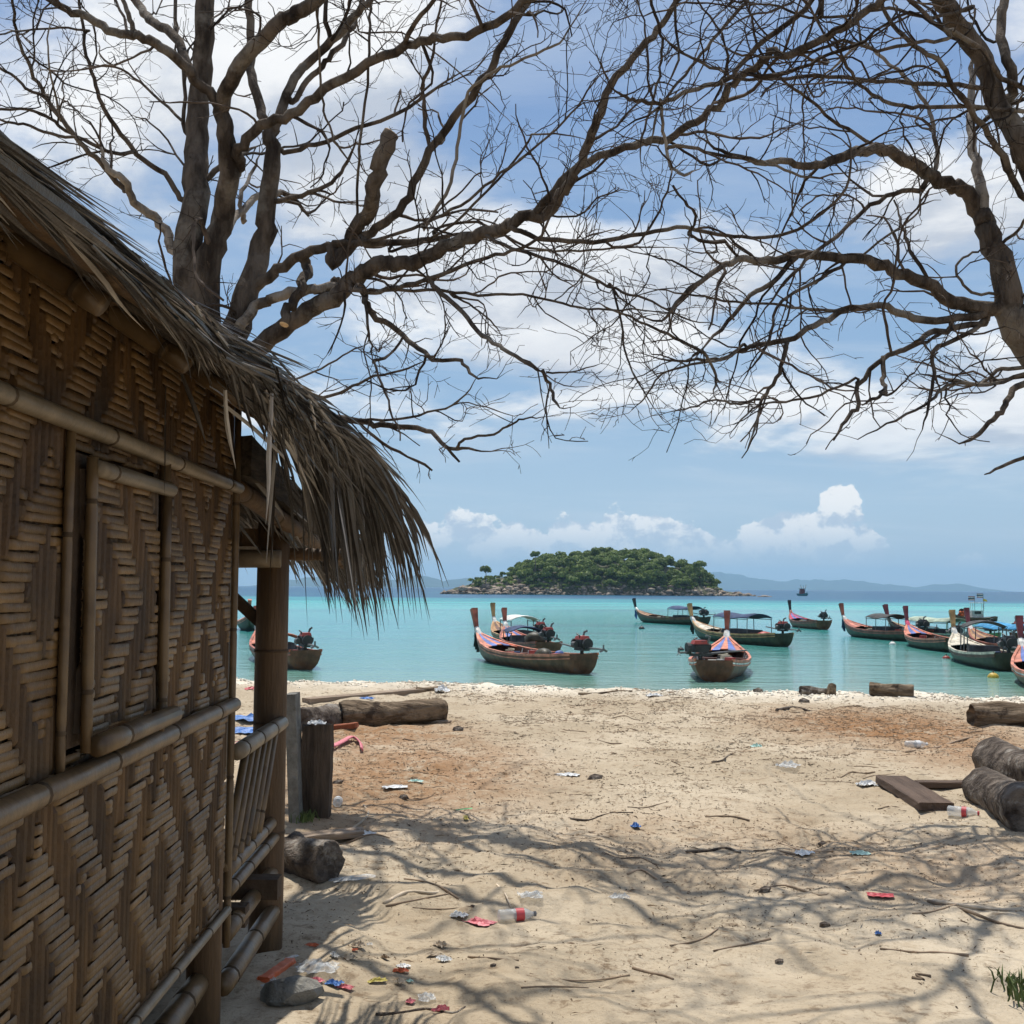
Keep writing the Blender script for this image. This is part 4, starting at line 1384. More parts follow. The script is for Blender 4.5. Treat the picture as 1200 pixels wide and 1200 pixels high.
def build_right_tree():
    base = (5.1, 8.6 * DS, 1.0)
    T = Tree('bare_tree', 'leafless tree leaning in over the sand, its dense twigs spread above the moored boats', base)
    d = 8.6
    lo = Vector((base[0], 8.6 * DS, 0.85))
    p1 = px(1236, 462, 8.5 * DS)
    T.limb([lo, lo.lerp(p1, 0.4) + Vector((0.10, 0, 0)), lo.lerp(p1, 0.8), p1], 58, 44, d, d, 0.0, name='trunk', world=True, sides=16)
    T.limb([(1234, 460), (1206, 412), (1186, 370), (1174, 325), (1163, 280), (1150, 250)], 44, 24, 8.5, 8.4, 0.15, name='stem', sides=14)
    T.limb([(1151, 252), (1135, 228), (1105, 213), (1070, 193), (1040, 177), (1020, 178), (985, 186), (958, 192), (920, 191), (890, 188), (850, 178), (818, 160)], 20, 4, 8.4, 7.2, 1.0)
    T.limb([(1172, 358), (1130, 357), (1090, 338), (1055, 322), (1020, 308), (985, 303), (935, 303), (900, 305), (862, 303), (838, 318), (800, 346), (778, 374), (740, 366)], 20, 3, 8.4, 7.2, 1.0)
    T.limb([(1160, 366), (1120, 376), (1075, 373), (1040, 362), (1000, 363), (960, 376), (930, 396), (900, 402), (876, 405), (850, 418), (826, 424), (780, 423), (755, 415)], 13, 3, 8.4, 7.4, 1.0)
    T.limb([(1155, 378), (1120, 384), (1092, 390), (1060, 405), (1034, 416), (1010, 448), (1002, 478), (990, 500), (977, 516)], 10, 5, 8.4, 7.7, 0.7)
    T.limb([(1035, 418), (1036, 445), (1040, 460), (1026, 466), (1010, 475)], 7, 4, 7.9, 7.6, 0.6)
    T.limb([(1158, 378), (1122, 398), (1096, 413), (1091, 440), (1090, 470), (1081, 503)], 8, 4, 8.4, 7.6, 0.8)
    T.limb([(1218, 440), (1190, 460), (1176, 478), (1166, 490), (1142, 510), (1124, 520)], 11, 5, 8.4, 7.8, 0.7)
    T.limb([(1214, 436), (1165, 448), (1132, 449), (1108, 455), (1090, 470), (1050, 492), (1005, 515)], 7, 3, 8.4, 7.4, 0.8)
    T.limb([(1216, 430), (1170, 430), (1158, 445), (1140, 449), (1100, 443), (1078, 438)], 7, 3.5, 8.5, 7.9, 0.8)
    T.limb([(1250, 505), (1215, 525), (1184, 543), (1154, 556)], 8, 4, 8.2, 7.8, 0.6)
    # second stem
    q0 = px(1290, 360, 8.3 * DS)
    T.limb([p1 + Vector((0.12, -0.05, -0.35)), p1.lerp(q0, 0.5) + Vector((0.12, 0, 0)), q0, px(1240, 255, 8.1 * DS), px(1206, 190, 8.0 * DS)], 34, 29, 8.5, 8.0, 0.1, name='stem', world=True, sides=14)
    T.limb([(1206, 192), (1192, 165), (1166, 116), (1146, 70), (1131, 36), (1115, 12), (1094, -10)], 29, 23, 8.0, 7.6, 0.5, ext=2.0, sides=14, name='stem')
    T.limb([(1182, 112), (1176, 75), (1177, 35), (1178, -8)], 15, 13, 8.0, 8.2, 0.5, ext=1.8)
    T.limb([(1153, 256), (1144, 225), (1142, 180), (1140, 140), (1136, 100), (1141, 62)], 17, 8, 8.45, 8.9, 0.6, m=M_pale)
    T.limb([(1204, 232), (1182, 196), (1160, 160), (1142, 132), (1120, 100), (1100, 76), (1070, 50), (1040, 16), (1028, -8)], 11, 5, 7.9, 7.3, 0.9, ext=1.0)
    T.limb([(1210, 131), (1170, 126), (1100, 122), (1060, 125), (1030, 115), (1002, 96), (986, 66), (972, 46)], 7, 4, 8.0, 7.2, 0.9)
    T.limb([(1205, 114), (1172, 90), (1150, 66), (1120, 42), (1090, 26), (1058, -8)], 8, 6, 7.9, 7.2, 0.8, ext=1.0)
    T.limb([(1160, 104), (1112, 103), (1060, 97), (1000, 90), (940, 88), (900, 92), (860, 92), (820, 75), (790, 60), (775, 38)], 7, 3, 7.9, 7.0, 1.1)
    T.limb([(1100, 203), (1093, 150), (1085, 120), (1060, 90), (1030, 65), (1010, 50), (980, 75), (955, 100)], 7, 3.5, 8.3, 8.6, 0.9, m=M_pale)
    T.limb([(1082, 220), (1050, 228), (1012, 245), (980, 278), (954, 300), (920, 330), (890, 372)], 8, 4, 8.3, 7.7, 1.0)
    T.limb([(1062, 190), (1012, 163), (978, 138), (945, 116), (915, 95), (890, 60), (880, 20), (876, -6)], 6, 3, 8.1, 7.3, 1.0)
    T.limb([(930, 306), (905, 328), (880, 346), (850, 378), (820, 413)], 9, 5, 7.7, 7.3, 1.0)
    T.limb([(822, 412), (790, 396), (760, 380), (720, 362), (700, 355)], 5, 2.5, 7.3, 7.1, 1.0)
    T.limb([(992, 306), (950, 335), (916, 352), (902, 390), (890, 420), (870, 440)], 6, 3, 7.9, 7.6, 1.1)
    T.limb([(1000, 363), (950, 363), (905, 358), (850, 350), (800, 344), (760, 338)], 5, 2.5, 7.8, 7.2, 1.1)
    T.limb([(922, 400), (915, 430), (905, 455), (892, 468), (888, 492), (876, 526)], 7, 3, 7.6, 7.3, 1.0)
    T.limb([(890, 468), (860, 474), (840, 468), (810, 478), (780, 484)], 4, 2, 7.4, 7.1, 1.2)
    T.limb([(1002, 445), (960, 462), (920, 470), (895, 475), (870, 490), (855, 510)], 4.5, 2, 7.7, 7.2, 1.2)
    T.limb([(826, 412), (838, 440), (836, 462)], 6, 3, 7.3, 7.2, 1.2)
    T.limb([(870, 405), (850, 420), (800, 430), (772, 440), (755, 465), (740, 480)], 5, 2, 7.5, 7.1, 1.2)
    T.limb([(1140, 8), (1090, 20), (1040, 12), (1000, 16), (950, 18), (900, 8), (860, 8)], 6, 3, 7.6, 7.0, 1.1)
    T.limb([(1110, 45), (1070, 48), (1030, 55), (990, 48), (950, 62), (905, 66), (860, 60), (830, 45)], 6, 3, 7.7, 7.2, 1.1)
    T.limb([(960, -8), (920, 34), (880, 60), (858, 90), (835, 100), (800, 112), (776, 122), (750, 121), (726, 114), (716, 103)], 9, 5, 7.2, 7.0, 0.8)
    T.limb([(775, 120), (776, 145), (780, 175), (788, 198), (803, 209), (814, 200)], 5, 4.5, 7.0, 6.95, 0.2, m=M_pale)  # hanging hook: sunlight on it is painted by the pale wood colour
    T.limb([(882, -8), (850, 30), (822, 64), (795, 97), (772, 122), (765, 150), (760, 175)], 6, 3, 7.3, 7.0, 0.9, ext=0)
    T.limb([(760, -8), (768, 15), (776, 45), (774, 80), (765, 120), (752, 160), (751, 190)], 5, 3, 7.2, 7.1, 0.8)
    T.limb([(786, -8), (793, 40), (792, 70), (780, 105)], 5, 3, 7.4, 7.1, 0.8)
    T.limb([(800, 170), (835, 182), (880, 186), (910, 195), (950, 205), (1000, 202)], 6, 3, 7.3, 7.4, 1.0)
    T.limb([(1010, 300), (1050, 268), (1075, 250), (1080, 225), (1100, 205)], 4, 2, 8.0, 8.2, 1.1)
    T.limb([(1190, 340), (1150, 345), (1128, 335), (1120, 310), (1140, 298), (1160, 290)], 5, 3, 8.5, 8.2, 0.9)
    T.limb([(1168, 290), (1190, 270), (1205, 250)], 6, 4, 8.4, 8.0, 0.9)
    T.limb([(1180, 365), (1195, 350), (1210, 340), (1240, 320)], 6, 4, 8.5, 8.4, 0.9)
    T.overhead([(1260, 1050), (1190, 1072), (1130, 1090), (1060, 1100), (950, 1103), (850, 1100)], 0.032, 0.012, 7.3)
    T.overhead([(1150, 1086), (1122, 1128), (1088, 1165), (1000, 1180), (900, 1190), (820, 1204)], 0.030, 0.010, 7.2)
    T.overhead([(1108, 1138), (1140, 1172), (1165, 1212), (1175, 1260)], 0.034, 0.02, 7.2)
    T.overhead([(1230, 985), (1120, 985), (1020, 965), (950, 940), (900, 905)], 0.014, 0.008, 8.4)
    T.overhead([(1240, 1030), (1130, 1025), (1040, 1010), (960, 1025), (860, 1020)], 0.014, 0.008, 7.9)
    T.done()


build_left_tree()
build_right_tree()
# ---------------------------------------------------------------- long-tail boats
def paint(name, c, rough=0.5):
    return mat('paint_' + name, c, rough, 0.45, 3.0, 0.4, 18, spec=0.35, objvar=0.12, patch=(tuple(0.45 * q + 0.045 for q in c), 5.0, 0.55, 0.72))


PT = {
    'rust': paint('rust_red', (0.34, 0.095, 0.055)), 'salmon': paint('salmon', (0.62, 0.22, 0.13)), 'blue': paint('cobalt', (0.10, 0.16, 0.42)),
    'white': paint('white', (0.74, 0.72, 0.66)), 'cream': paint('cream', (0.62, 0.55, 0.42)), 'wood': paint('varnished_wood', (0.155, 0.068, 0.036)),
    'olive': paint('olive_wood', (0.055, 0.046, 0.026)), 'dark': paint('black_oil', (0.03, 0.028, 0.026)), 'grey': paint('pale_grey', (0.46, 0.45, 0.41)),
    'pink': paint('pink_cloth', (0.55, 0.09, 0.16), 0.9), 'green': paint('green', (0.12, 0.27, 0.10)), 'tan': paint('tan_wood', (0.46, 0.25, 0.10)),
    'red': paint('engine_red', (0.36, 0.055, 0.04)), 'navy': paint('navy_tarp', (0.045, 0.07, 0.14), 0.85), 'skyblue': paint('bright_blue_tarp', (0.05, 0.30, 0.55), 0.8),
    'charcoal': paint('charcoal_tarp', (0.06, 0.06, 0.06), 0.85), 'palegreen': paint('pale_green_tarp', (0.36, 0.43, 0.33), 0.85), 'steel': paint('steel', (0.14, 0.135, 0.13), 0.45),
    'maroon': paint('maroon', (0.20, 0.04, 0.045)), 'yellow': paint('yellow', (0.62, 0.42, 0.06)), 'orange': paint('orange_float', (0.65, 0.13, 0.03)),
    'rope': paint('rope', (0.42, 0.38, 0.28), 0.95), 'tealhull': paint('teal', (0.06, 0.20, 0.20)), 'inner': paint('inner_planks', (0.13, 0.055, 0.036)),
}
T_ = [0.0, 0.12, 0.3, 0.5, 0.68, 0.82, 0.91, 0.965, 1.0]
HB = [0.50, 0.66, 0.83, 0.86, 0.76, 0.54, 0.33, 0.17, 0.06]
SH = [0.62, 0.54, 0.47, 0.45, 0.50, 0.61, 0.74, 0.86, 0.96]
KL = [-0.05, -0.16, -0.20, -0.20, -0.18, -0.12, 0.02, 0.30, 0.62]


def station(t):
    return np.interp(t, T_, HB), np.interp(t, T_, SH), np.interp(t, T_, KL)


def section(t, L, B, inset=0.0, n=7):
    hb, s, k = station(t)
    hb = hb * B / 1.72 - inset
    k = k + inset
    pts = []
    for i in range(n):
        a = i / (n - 1)
        y = hb * math.sin(a * math.pi / 2) ** 0.75
        z = k + (s - k) * (1 - math.cos(a * math.pi / 2)) ** 0.85
        pts.append((t * L, y, z))
    return pts


def hull_shell(L, B, inset, t0=0.0, t1=1.0, ns=26):
    V, F = [], []
    n = 7
    w = 2 * n - 1
    for q in range(ns):
        t = t0 + (t1 - t0) * q / (ns - 1)
        S = section(t, L, B, inset, n)
        V += [(x, -y, z) for (x, y, z) in reversed(S)] + S[1:]
    for q in range(ns - 1):
        for i in range(w - 1):
            b = q * w + i
            f = (b, b + 1, b + w + 1, b + w)
            F.append(f if inset == 0 else f[::-1])
    return V, F, ns, w


def ribbon(side, L, B, z0, z1, out, t0=0.0, t1=1.0, n=30):
    """a plank that follows the sheer on one side"""
    V, F = [], []
    for q in range(n):
        t = t0 + (t1 - t0) * q / (n - 1)
        hb, s, k = station(t)
        y = hb * B / 1.72
        for (dy, dz) in ((0.0, z0), (out, z0), (out, z1), (0.0 - 0.05, z1)):
            V.append((t * L, side * (y + dy), s + dz))
    for q in range(n - 1):
        for i in range(4):
            a, b = q * 4 + i, q * 4 + (i + 1) % 4
            f = (a, b, b + 4, a + 4)
            F.append(f if side > 0 else f[::-1])
    F.append((0, 1, 2, 3))
    F.append((4 * n - 4, 4 * n - 1, 4 * n - 2, 4 * n - 3))
    return MB().add(V, F)


def engine(root, L, col='red', yaw=0.0, tilt=0.0, side=0.0, slen=1.0):
    e = empty('pivot', parent=root)
    bpy.data.objects.remove(e)
    zt = 0.62
    E = MB()
    E.box((0.12, 0, zt + 0.32), (0.44, 0.28, 0.24))
    E.box((0.30, 0.16, zt + 0.30), (0.14, 0.12, 0.16))
    E.box((-0.02, -0.17, zt + 0.34), (0.18, 0.10, 0.12))
    E.tube([(0.0, 0.1, zt + 0.4), (0.0, 0.16, zt + 0.58), (0.1, 0.2, zt + 0.62)], 0.025, 6)
    E.box((0.12, 0, zt + 0.14), (0.62, 0.22, 0.08))
    E.tube([(0.12, 0, zt - 0.06), (0.12, 0, zt + 0.12)], 0.06, 8)
    E.tube([(-0.2, 0.0, zt + 0.32), (-0.30, 0.0, zt + 0.32)], [0.17, 0.17], 12)
    E.tube([(0.37, 0.1, zt + 0.36), (0.46, 0.1, zt + 0.36)], [0.11, 0.11], 10)
    eo = E.build('engine', PT['dark'], root)
    MB().box((0.10, 0, zt + 0.50), (0.46, 0.32, 0.11), taper=0.8).build('engine_cover', PT[col], eo)
    MB().tube([(0.12, 0.21, zt + 0.28), (0.26, 0.24, zt + 0.28)], [0.10, 0.10], 10).build('air_filter', PT['steel'], eo)
    MB().tube([(0.30, -0.12, zt + 0.45), (0.34, -0.20, zt + 0.66), (0.20, -0.22, zt + 0.70)], 0.035, 7).build('exhaust', PT['steel'], eo)
    MB().tube([(0.35, 0, zt + 0.16), (1.0, 0.02, zt + 0.22), (1.55, 0.03, zt + 0.26)], [0.035, 0.028, 0.025], 7).build('tiller', PT['steel'], eo)
    sh = MB().tube([(-0.15, 0, zt + 0.18), (-0.15 - 0.55 * slen, 0, zt + 0.20), (-0.15 - 1.1 * slen, 0, zt + 0.20)], [0.04, 0.032, 0.026], 7).build('propeller_shaft', PT['steel'], eo)
    pr = MB()
    for a in range(3):
        r = Matrix.Rotation(a * 2.094, 3, 'X') @ Matrix.Rotation(0.5, 3, 'Z')
        pr.box(Vector((-0.15 - 1.1 * slen, 0, zt + 0.20)) + r @ Vector((0, 0, 0.07)), (0.015, 0.07, 0.14), r)
    pr.build('propeller', PT['steel'], eo)
    if yaw or tilt:
        piv = Vector((0.12, 0, zt))
        m = Matrix.Translation(piv) @ Matrix.Rotation(yaw, 4, 'Z') @ Matrix.Rotation(tilt, 4, 'Y') @ Matrix.Translation(-piv)
        eo.matrix_local = m
    eo.location.y += side
    return eo


def longtail(label, stern, bow=None, head=None, L=8.6, B=1.72, hull='wood', gun='salmon', deck='stripes', post='rust', wrap='white', cloth=None,
             canopy=None, eng='red', yaw=0.0, tilt=0.0, floor='grey', stripe=None, cx=(0.22, 0.58), ch=1.25, ribs=True, post_h=1.0, cargo=None, rope=None, sheer='wood', eside=0.0, slen=1.0):
    S = onz(stern[0], stern[1], 0.0)
    if bow is not None:
        Bw = onz(bow[0], bow[1], 0.0)
        h = math.atan2(Bw.y - S.y, Bw.x - S.x)
    else:
        h = math.radians(head)
    root = empty('longtail_boat', (S.x, S.y, 0.0), h)
    tag(root, label, 'boat', 'long-tail boats moored off the beach')
    V, F, ns, w = hull_shell(L, B, 0.0)
    mb = MB().add(V, F)
    mb.f.append(tuple(range(w - 1, -1, -1)))                     # transom
    mb.build('hull', PT[hull], root, True)
    V, F, ns, w = hull_shell(L, B, 0.045, 0.012, 0.93)
    mb = MB().add(V, F)
    mb.f.append(tuple(range(w)))
    mb.build('inner_planking', PT['inner'], root, True)
    for s in (-1, 1):
        ribbon(s, L, B, -0.05, 0.035, 0.035).build('gunwale', PT[gun], root)
        ribbon(s, L, B, -0.155, -0.115, 0.018).build('rubbing_strake', PT[stripe or gun], root)
        ribbon(s, L, B, -0.105, -0.06, 0.010).build('sheer_plank', PT[sheer], root)
    # floor boards
    for q in range(5):
        yy = (q - 2) * 0.205
        MB().box((L * 0.42, yy, 0.27), (L * 0.56, 0.195, 0.025)).build('floor_board', PT[floor], root)
    for t in (0.2, 0.42, 0.63):
        hb, s_, k_ = station(t)
        MB().box((t * L, 0, s_ - 0.12), (0.2, hb * B / 1.72 * 2 - 0.10, 0.035)).build('thwart', PT['inner'], root)
    if ribs:
        for q in range(9):
            t = 0.14 + q * 0.07
            for sd in (-1, 1):
                S_ = [(x, sd * y, z) for (x, y, z) in section(t, L, B, 0.07, 7)][3:]
                MB().tube([S_[0], S_[1], S_[3]], 0.022, 4).build('rib', PT['grey' if floor == 'grey' else 'inner'], root)
    # foredeck
    t0, t1 = 0.735, 0.975
    cols = {'stripes': ['salmon', 'blue', 'salmon', 'blue', 'salmon'], 'cream': ['cream'] * 5, 'rust': ['rust', 'salmon', 'rust', 'salmon', 'rust'],
            'pinkblue': ['pink', 'blue', 'pink', 'blue', 'pink'], 'white': ['white'] * 5, 'wood': ['tan', 'wood', 'tan', 'wood', 'tan']}[deck]
    for q in range(5):
        Vd = []
        nn = 9
        for a in range(nn):
            t = t0 + (t1 - t0) * a / (nn - 1)
            hb, s_, k_ = station(t)
            hb = hb * B / 1.72 - 0.03
            y0, y1 = -hb + 2 * hb * q / 5, -hb + 2 * hb * (q + 1) / 5
            cam_ = lambda y: 0.06 * (1 - (y / max(hb, 0.01)) ** 2)
            xo = 0.35 * (1 - abs((y0 + y1) / 2) / max(hb, 0.01)) * (1 if a == 0 else 0)
            Vd += [(t * L + xo, y0 + 0.003, s_ + 0.0 + cam_(y0)), (t * L + xo, y1 - 0.003, s_ + 0.0 + cam_(y1))]
        Fd = [(2 * a, 2 * a + 1, 2 * a + 3, 2 * a + 2) for a in range(nn - 1)]
        nv = len(Vd)
        Vd += [(x, y, z - 0.025) for (x, y, z) in Vd]
        Fd += [tuple(reversed([i + nv for i in f])) for f in Fd] + [(0, nv, nv + 1, 1)]
        MB().add(Vd, Fd).build('foredeck_panel', PT[cols[q]], root)
    if canopy:
        MB().box((L * (cx[0] + cx[1]) / 2, 0, 0.50), (L * (cx[1] - cx[0]) * 0.8, 0.95, 0.36), taper=0.9).build('seat_box', PT['charcoal'], root)
    # stem post, flaring upward
    hb, s_, k_ = station(1.0)
    pp = [(0.955 * L, 0, 0.55), (1.0 * L - 0.02, 0, 0.93), (1.02 * L, 0, 1.05), (1.02 * L + 0.16 * post_h, 0, 1.05 + 0.42 * post_h), (1.02 * L + 0.30 * post_h, 0, 1.05 + 0.80 * post_h)]
    po = MB().tube(pp, [0.10, 0.11, 0.095, 0.125, 0.168], 4, phase=math.pi / 4, flat=0.9).build('stem_post', PT[post], root)
    wr = MB().tube([(0.985 * L, 0, 0.82), (1.005 * L, 0, 1.0), (1.025 * L, 0, 1.12)], [0.115, 0.12, 0.105], 8).build('post_wrap', PT[wrap], root)
    if cloth:
        for q in range(3):
            MB().add(*cloth_strip((1.01 * L + 0.08, (q - 1) * 0.06, 0.98), 0.75 - 0.1 * q, 0.11)).build('bow_sash', PT[cloth], root)
    gr = random.Random(int(abs(S.x) * 100))
    for q in range(6):                                  # gear lying about
        gx, gy = L * gr.uniform(0.14, 0.62), gr.uniform(-0.42, 0.42)
        sz = (gr.uniform(0.15, 0.45), gr.uniform(0.12, 0.3), gr.uniform(0.10, 0.30))
        MB().box((gx, gy, 0.285 + sz[2] / 2), sz, Matrix.Rotation(gr.uniform(0, 3), 3, 'Z'), taper=gr.uniform(0.7, 1.0)).build('gear_box', PT[gr.choice(('navy', 'dark', 'grey', 'wood', 'red', 'green', 'rope', 'tan'))], root)
    rp = [(L * 0.66 + 0.16 * math.cos(a * 0.7), 0.16 * math.sin(a * 0.7), 0.30 + 0.008 * a) for a in range(28)]
    MB().tube(rp, 0.018, 5).build('rope_coil', PT['rope'], root)
    if eng:
        engine(root, L, eng, yaw, tilt, eside, slen)
    if canopy:
        c = canopy if isinstance(canopy, str) else canopy[0]
        xa, xb = cx[0] * L, cx[1] * L
        n1, n2 = 7, 9
        Vc = []
        hbm = 0.70
        for a in range(n1):
            for b_ in range(n2):
                u = a / (n1 - 1)
                v = b_ / (n2 - 1) * 2 - 1
                sag = 0.03 * math.sin(u * math.pi * 3)
                Vc.append((xa + (xb - xa) * u, v * hbm, ch + 0.20 * (1 - v * v) + sag + 0.12 * (u - 0.5) ** 2))
        Fc = [tuple(q) for q in grid_faces(n2, n1)]
        nv = len(Vc)
        Vc += [(x, y, z - 0.03) for (x, y, z) in Vc]
        Fc = [f[::-1] for f in Fc] + [tuple(i + nv for i in f) for f in Fc]
        edge = list(range(n2)) + [n2 * a + n2 - 1 for a in range(1, n1)] + [n2 * (n1 - 1) + b_ for b_ in range(n2 - 2, -1, -1)] + [n2 * a for a in range(n1 - 2, 0, -1)]
        for a, b_ in zip(edge, edge[1:] + edge[:1]):
            Fc.append((a, b_, b_ + nv, a + nv))
        co = MB().add(Vc, Fc).build('canopy', PT[c], root, True)
        for x in (xa + 0.06, (xa + xb) / 2, xb - 0.06):
            for sd in (-1, 1):
                MB().tube([(x, sd * 0.68, 0.40), (x, sd * 0.66, ch - 0.01)], 0.022, 6).build('canopy_post', PT['steel' if c != 'palegreen' else 'green'], co)
        MB().tube([(xa, 0.66, ch - 0.05), (xb, 0.66, ch - 0.05)], 0.018, 6).build('canopy_rail', PT['steel'], co)
        MB().tube([(xa, -0.66, ch - 0.05), (xb, -0.66, ch - 0.05)], 0.018, 6).build('canopy_rail', PT['steel'], co)
    for (nm, c, at, sz) in (cargo or []):
        Vb, Fb = rock_mesh(2, len(nm) + int(at[0] * 10), 0.8)
        np_mesh(nm, Vb * np.array(sz) + np.array([at[0] * L, at[1], at[2]]), Fb, PT[c], root)
    if rope:
        a = Vector((rope[0] * L, rope[1], rope[2]))
        b_ = Vector((rope[3] * L, rope[4], -0.05))
        MB().tube([a.lerp(b_, q / 8) - Vector((0, 0, 0.12 * math.sin(q / 8 * math.pi))) for q in range(9)], 0.013, 5).build('mooring_line', PT['rope'], root)
    return root


def cloth_strip(p, ln, w):
    V, F = [], []
    for q in range(6):
        z = p[2] - ln * q / 5
        ww = w * (0.6 + 0.12 * q)
        V += [(p[0] + 0.02 * math.sin(q * 1.7), p[1] - ww / 2, z), (p[0] + 0.035 + 0.02 * math.cos(q * 1.3), p[1], z), (p[0] + 0.02 * math.sin(q * 1.7), p[1] + ww / 2, z)]
    for q in range(5):
        b = q * 3
        F += [(b, b + 1, b + 4, b + 3), (b + 1, b + 2, b + 5, b + 4)]
    return V, F


def build_boats():
    longtail('brown long-tail boat with striped foredeck and red-topped engine, nearest of three abreast', (684, 790), (568, 773), L=8.3,
             cloth='dark', cargo=[('cargo_bundle', 'olive', (0.30, 0.15, 0.42), (0.42, 0.32, 0.34)), ('blue_barrel', 'blue', (0.22, -0.1, 0.42), (0.22, 0.22, 0.28))],
             rope=(0.06, -0.5, 0.55, 0.45, -2.3))
    longtail('long-tail boat with navy tarp amidships, middle one of three moored abreast', (643, 772), head=math.degrees(math.atan2(9.0, -1.9)), L=8.0, hull='wood', gun='rust',
             deck='stripes', canopy='navy', cx=(0.45, 0.66), ch=0.85, cargo=[('cargo_heap', 'olive', (0.28, 0, 0.55), (0.6, 0.5, 0.5))], post_h=0.85)
    longtail('long-tail boat with tan post and white arched canopy, farthest of three abreast', (634, 761), head=math.degrees(math.atan2(9.0, -2.2)), L=9.0, hull='olive', gun='tan', deck='wood', post='tan',
             canopy='white', cx=(0.30, 0.55), ch=1.15, eng='red')
    longtail('brown long-tail boat seen from its stern, engine swung aside, blue and salmon foredeck', (837, 799), (850, 780), L=8.6, yaw=math.radians(-66), tilt=0.0, B=1.85, sheer='white', eside=0.40, slen=0.35)
    longtail('dark long-tail boat with small blue awning, moored beneath the wooded island', (826, 733), (752, 729), L=9.2, hull='olive', gun='wood', deck='wood', post='dark',
             canopy='navy', cx=(0.12, 0.42), ch=1.15, eng='dark', cloth='blue', stripe='wood')
    longtail('long-tail boat with tan post, cream foredeck and navy roof on posts', (919, 758), (832, 750), L=9.0, hull='olive', gun='tan', deck='cream', post='tan', canopy='navy',
             cx=(0.24, 0.62), ch=1.25, cloth='dark', cargo=[('red_crate_cover', 'red', (0.2, 0, 0.5), (0.5, 0.4, 0.2)), ('blue_crate_cover', 'navy', (0.42, 0, 0.4), (0.5, 0.4, 0.3))])
    longtail('open red-gunwaled long-tail boat with black post and no canopy, off the island point', (966, 738), (918, 732), L=8.6, hull='wood', gun='rust', deck='pinkblue', post='dark', eng='dark', wrap='rust')
    longtail('olive long-tail boat with charcoal awning and dark blue bow sash', (1083, 753), (1006, 746), L=9.0, hull='olive', gun='rust', deck='rust', post='rust', canopy='charcoal', cx=(0.30, 0.56),
             ch=1.15, cloth='navy', eng='dark')
    longtail('red-gunwaled long-tail boat with pink sash hanging from its dark bow post', (1122, 765), (1078, 757), L=8.2, hull='olive', gun='salmon', deck='stripes', post='maroon', cloth='pink', eng='dark', wrap='pink')
    longtail('long-tail boat with cream deck and white gunwale, black oval awning on one post', (1184, 787), (1124, 771), L=8.6, hull='olive', gun='cream', deck='cream', post='tan', canopy='charcoal',
             cx=(0.36, 0.50), ch=1.35, floor='white', cloth='green', eng='dark', stripe='wood')
    longtail('striped long-tail boat with tall maroon post, bow end only, beside the yellow buoy', (1275, 822), (1186, 787), L=8.8, post='maroon', gun='salmon', cloth='dark', sheer='white')
    longtail('long-tail boat with pale green canopy partly hidden behind the cream one', (1163, 757), (1095, 752), L=8.4, hull='green', gun='palegreen', deck='wood', post='maroon', canopy='palegreen', cx=(0.30, 0.72), ch=1.05, eng='dark')
    longtail('long-tail boat with bright blue canopy behind the striped one', (1235, 775), (1160, 764), L=9.0, hull='wood', gun='rust', deck='wood', post='maroon', canopy='skyblue', cx=(0.22, 0.72), ch=1.1, eng='dark')
    longtail('long-tail boat with red engine cover moored beyond the blue canopy', (1193, 757), (1250, 756), L=8.4, hull='wood', gun='rust', deck='rust', post='maroon', eng='red')
    longtail('brown long-tail boat seen from its stern beyond the porch post', (358, 785), (322, 774), L=8.4, gun='rust', canopy='salmon', cx=(0.42, 0.56), ch=0.8, eng='red')
    longtail('small red and blue long-tail boat seen bow on between hut wall and porch post', (296, 735), (288, 745), L=7.0, gun='salmon', hull='olive', deck='stripes', eng=None)

    # work boat with two flags
    p = onz(1142, 728, 0)
    t = empty('work_boat', (p.x, p.y, 0), math.radians(172))
    tag(t, 'squat work boat with flags, wheelhouse frame and orange floats', 'boat')
    t.scale = (0.8, 0.8, 0.8)
    V, F, ns, w = hull_shell(4.6, 2.0, 0.0)
    V = [(x - 2.3, y, z * 0.9) for (x, y, z) in V]
    mb = MB().add(V, F)
    mb.f.append(tuple(range(w - 1, -1, -1)))
    mb.build('hull', PT['wood'], t, True)
    MB().box((-0.3, 0, 0.42), (3.2, 1.3, 0.06)).build('deck', PT['grey'], t)
    cab = MB().box((-0.25, 0, 0.8), (1.2, 1.0, 0.75)).build('wheelhouse', PT['grey'], t)
    MB().box((-0.25, 0.505, 0.95), (0.7, 0.02, 0.3)).build('wheelhouse_window', PT['dark'], cab)
    MB().box((-0.25, -0.505, 0.95), (0.7, 0.02, 0.3)).build('wheelhouse_window', PT['dark'], cab)
    fr = MB().box((-0.3, 0, 2.0), (1.4, 1.1, 0.07)).build('roof', PT['white'], cab)
    for sx in (-0.9, 0.3):
        for sy in (-0.48, 0.48):
            MB().tube([(sx, sy, 1.1), (sx, sy, 1.98)], 0.03, 6).build('roof_post', PT['white'], fr)
    for q in range(6):
        a = q * 0.5
        Vb, Fb = rock_mesh(1, q, 1.0)
        np_mesh('float', Vb * 0.24 + np.array([1.1 + 0.22 * (q % 3), (q % 2) * 0.5 - 0.25, 0.65 + 0.3 * (q // 3)]), Fb, PT['orange' if q % 2 else 'red'], t)
    MB().tube([(1.35, 0.1, 1.1), (1.35, -0.1, 1.1)], 0.28, 12).build('tyre', PT['dark'], t)
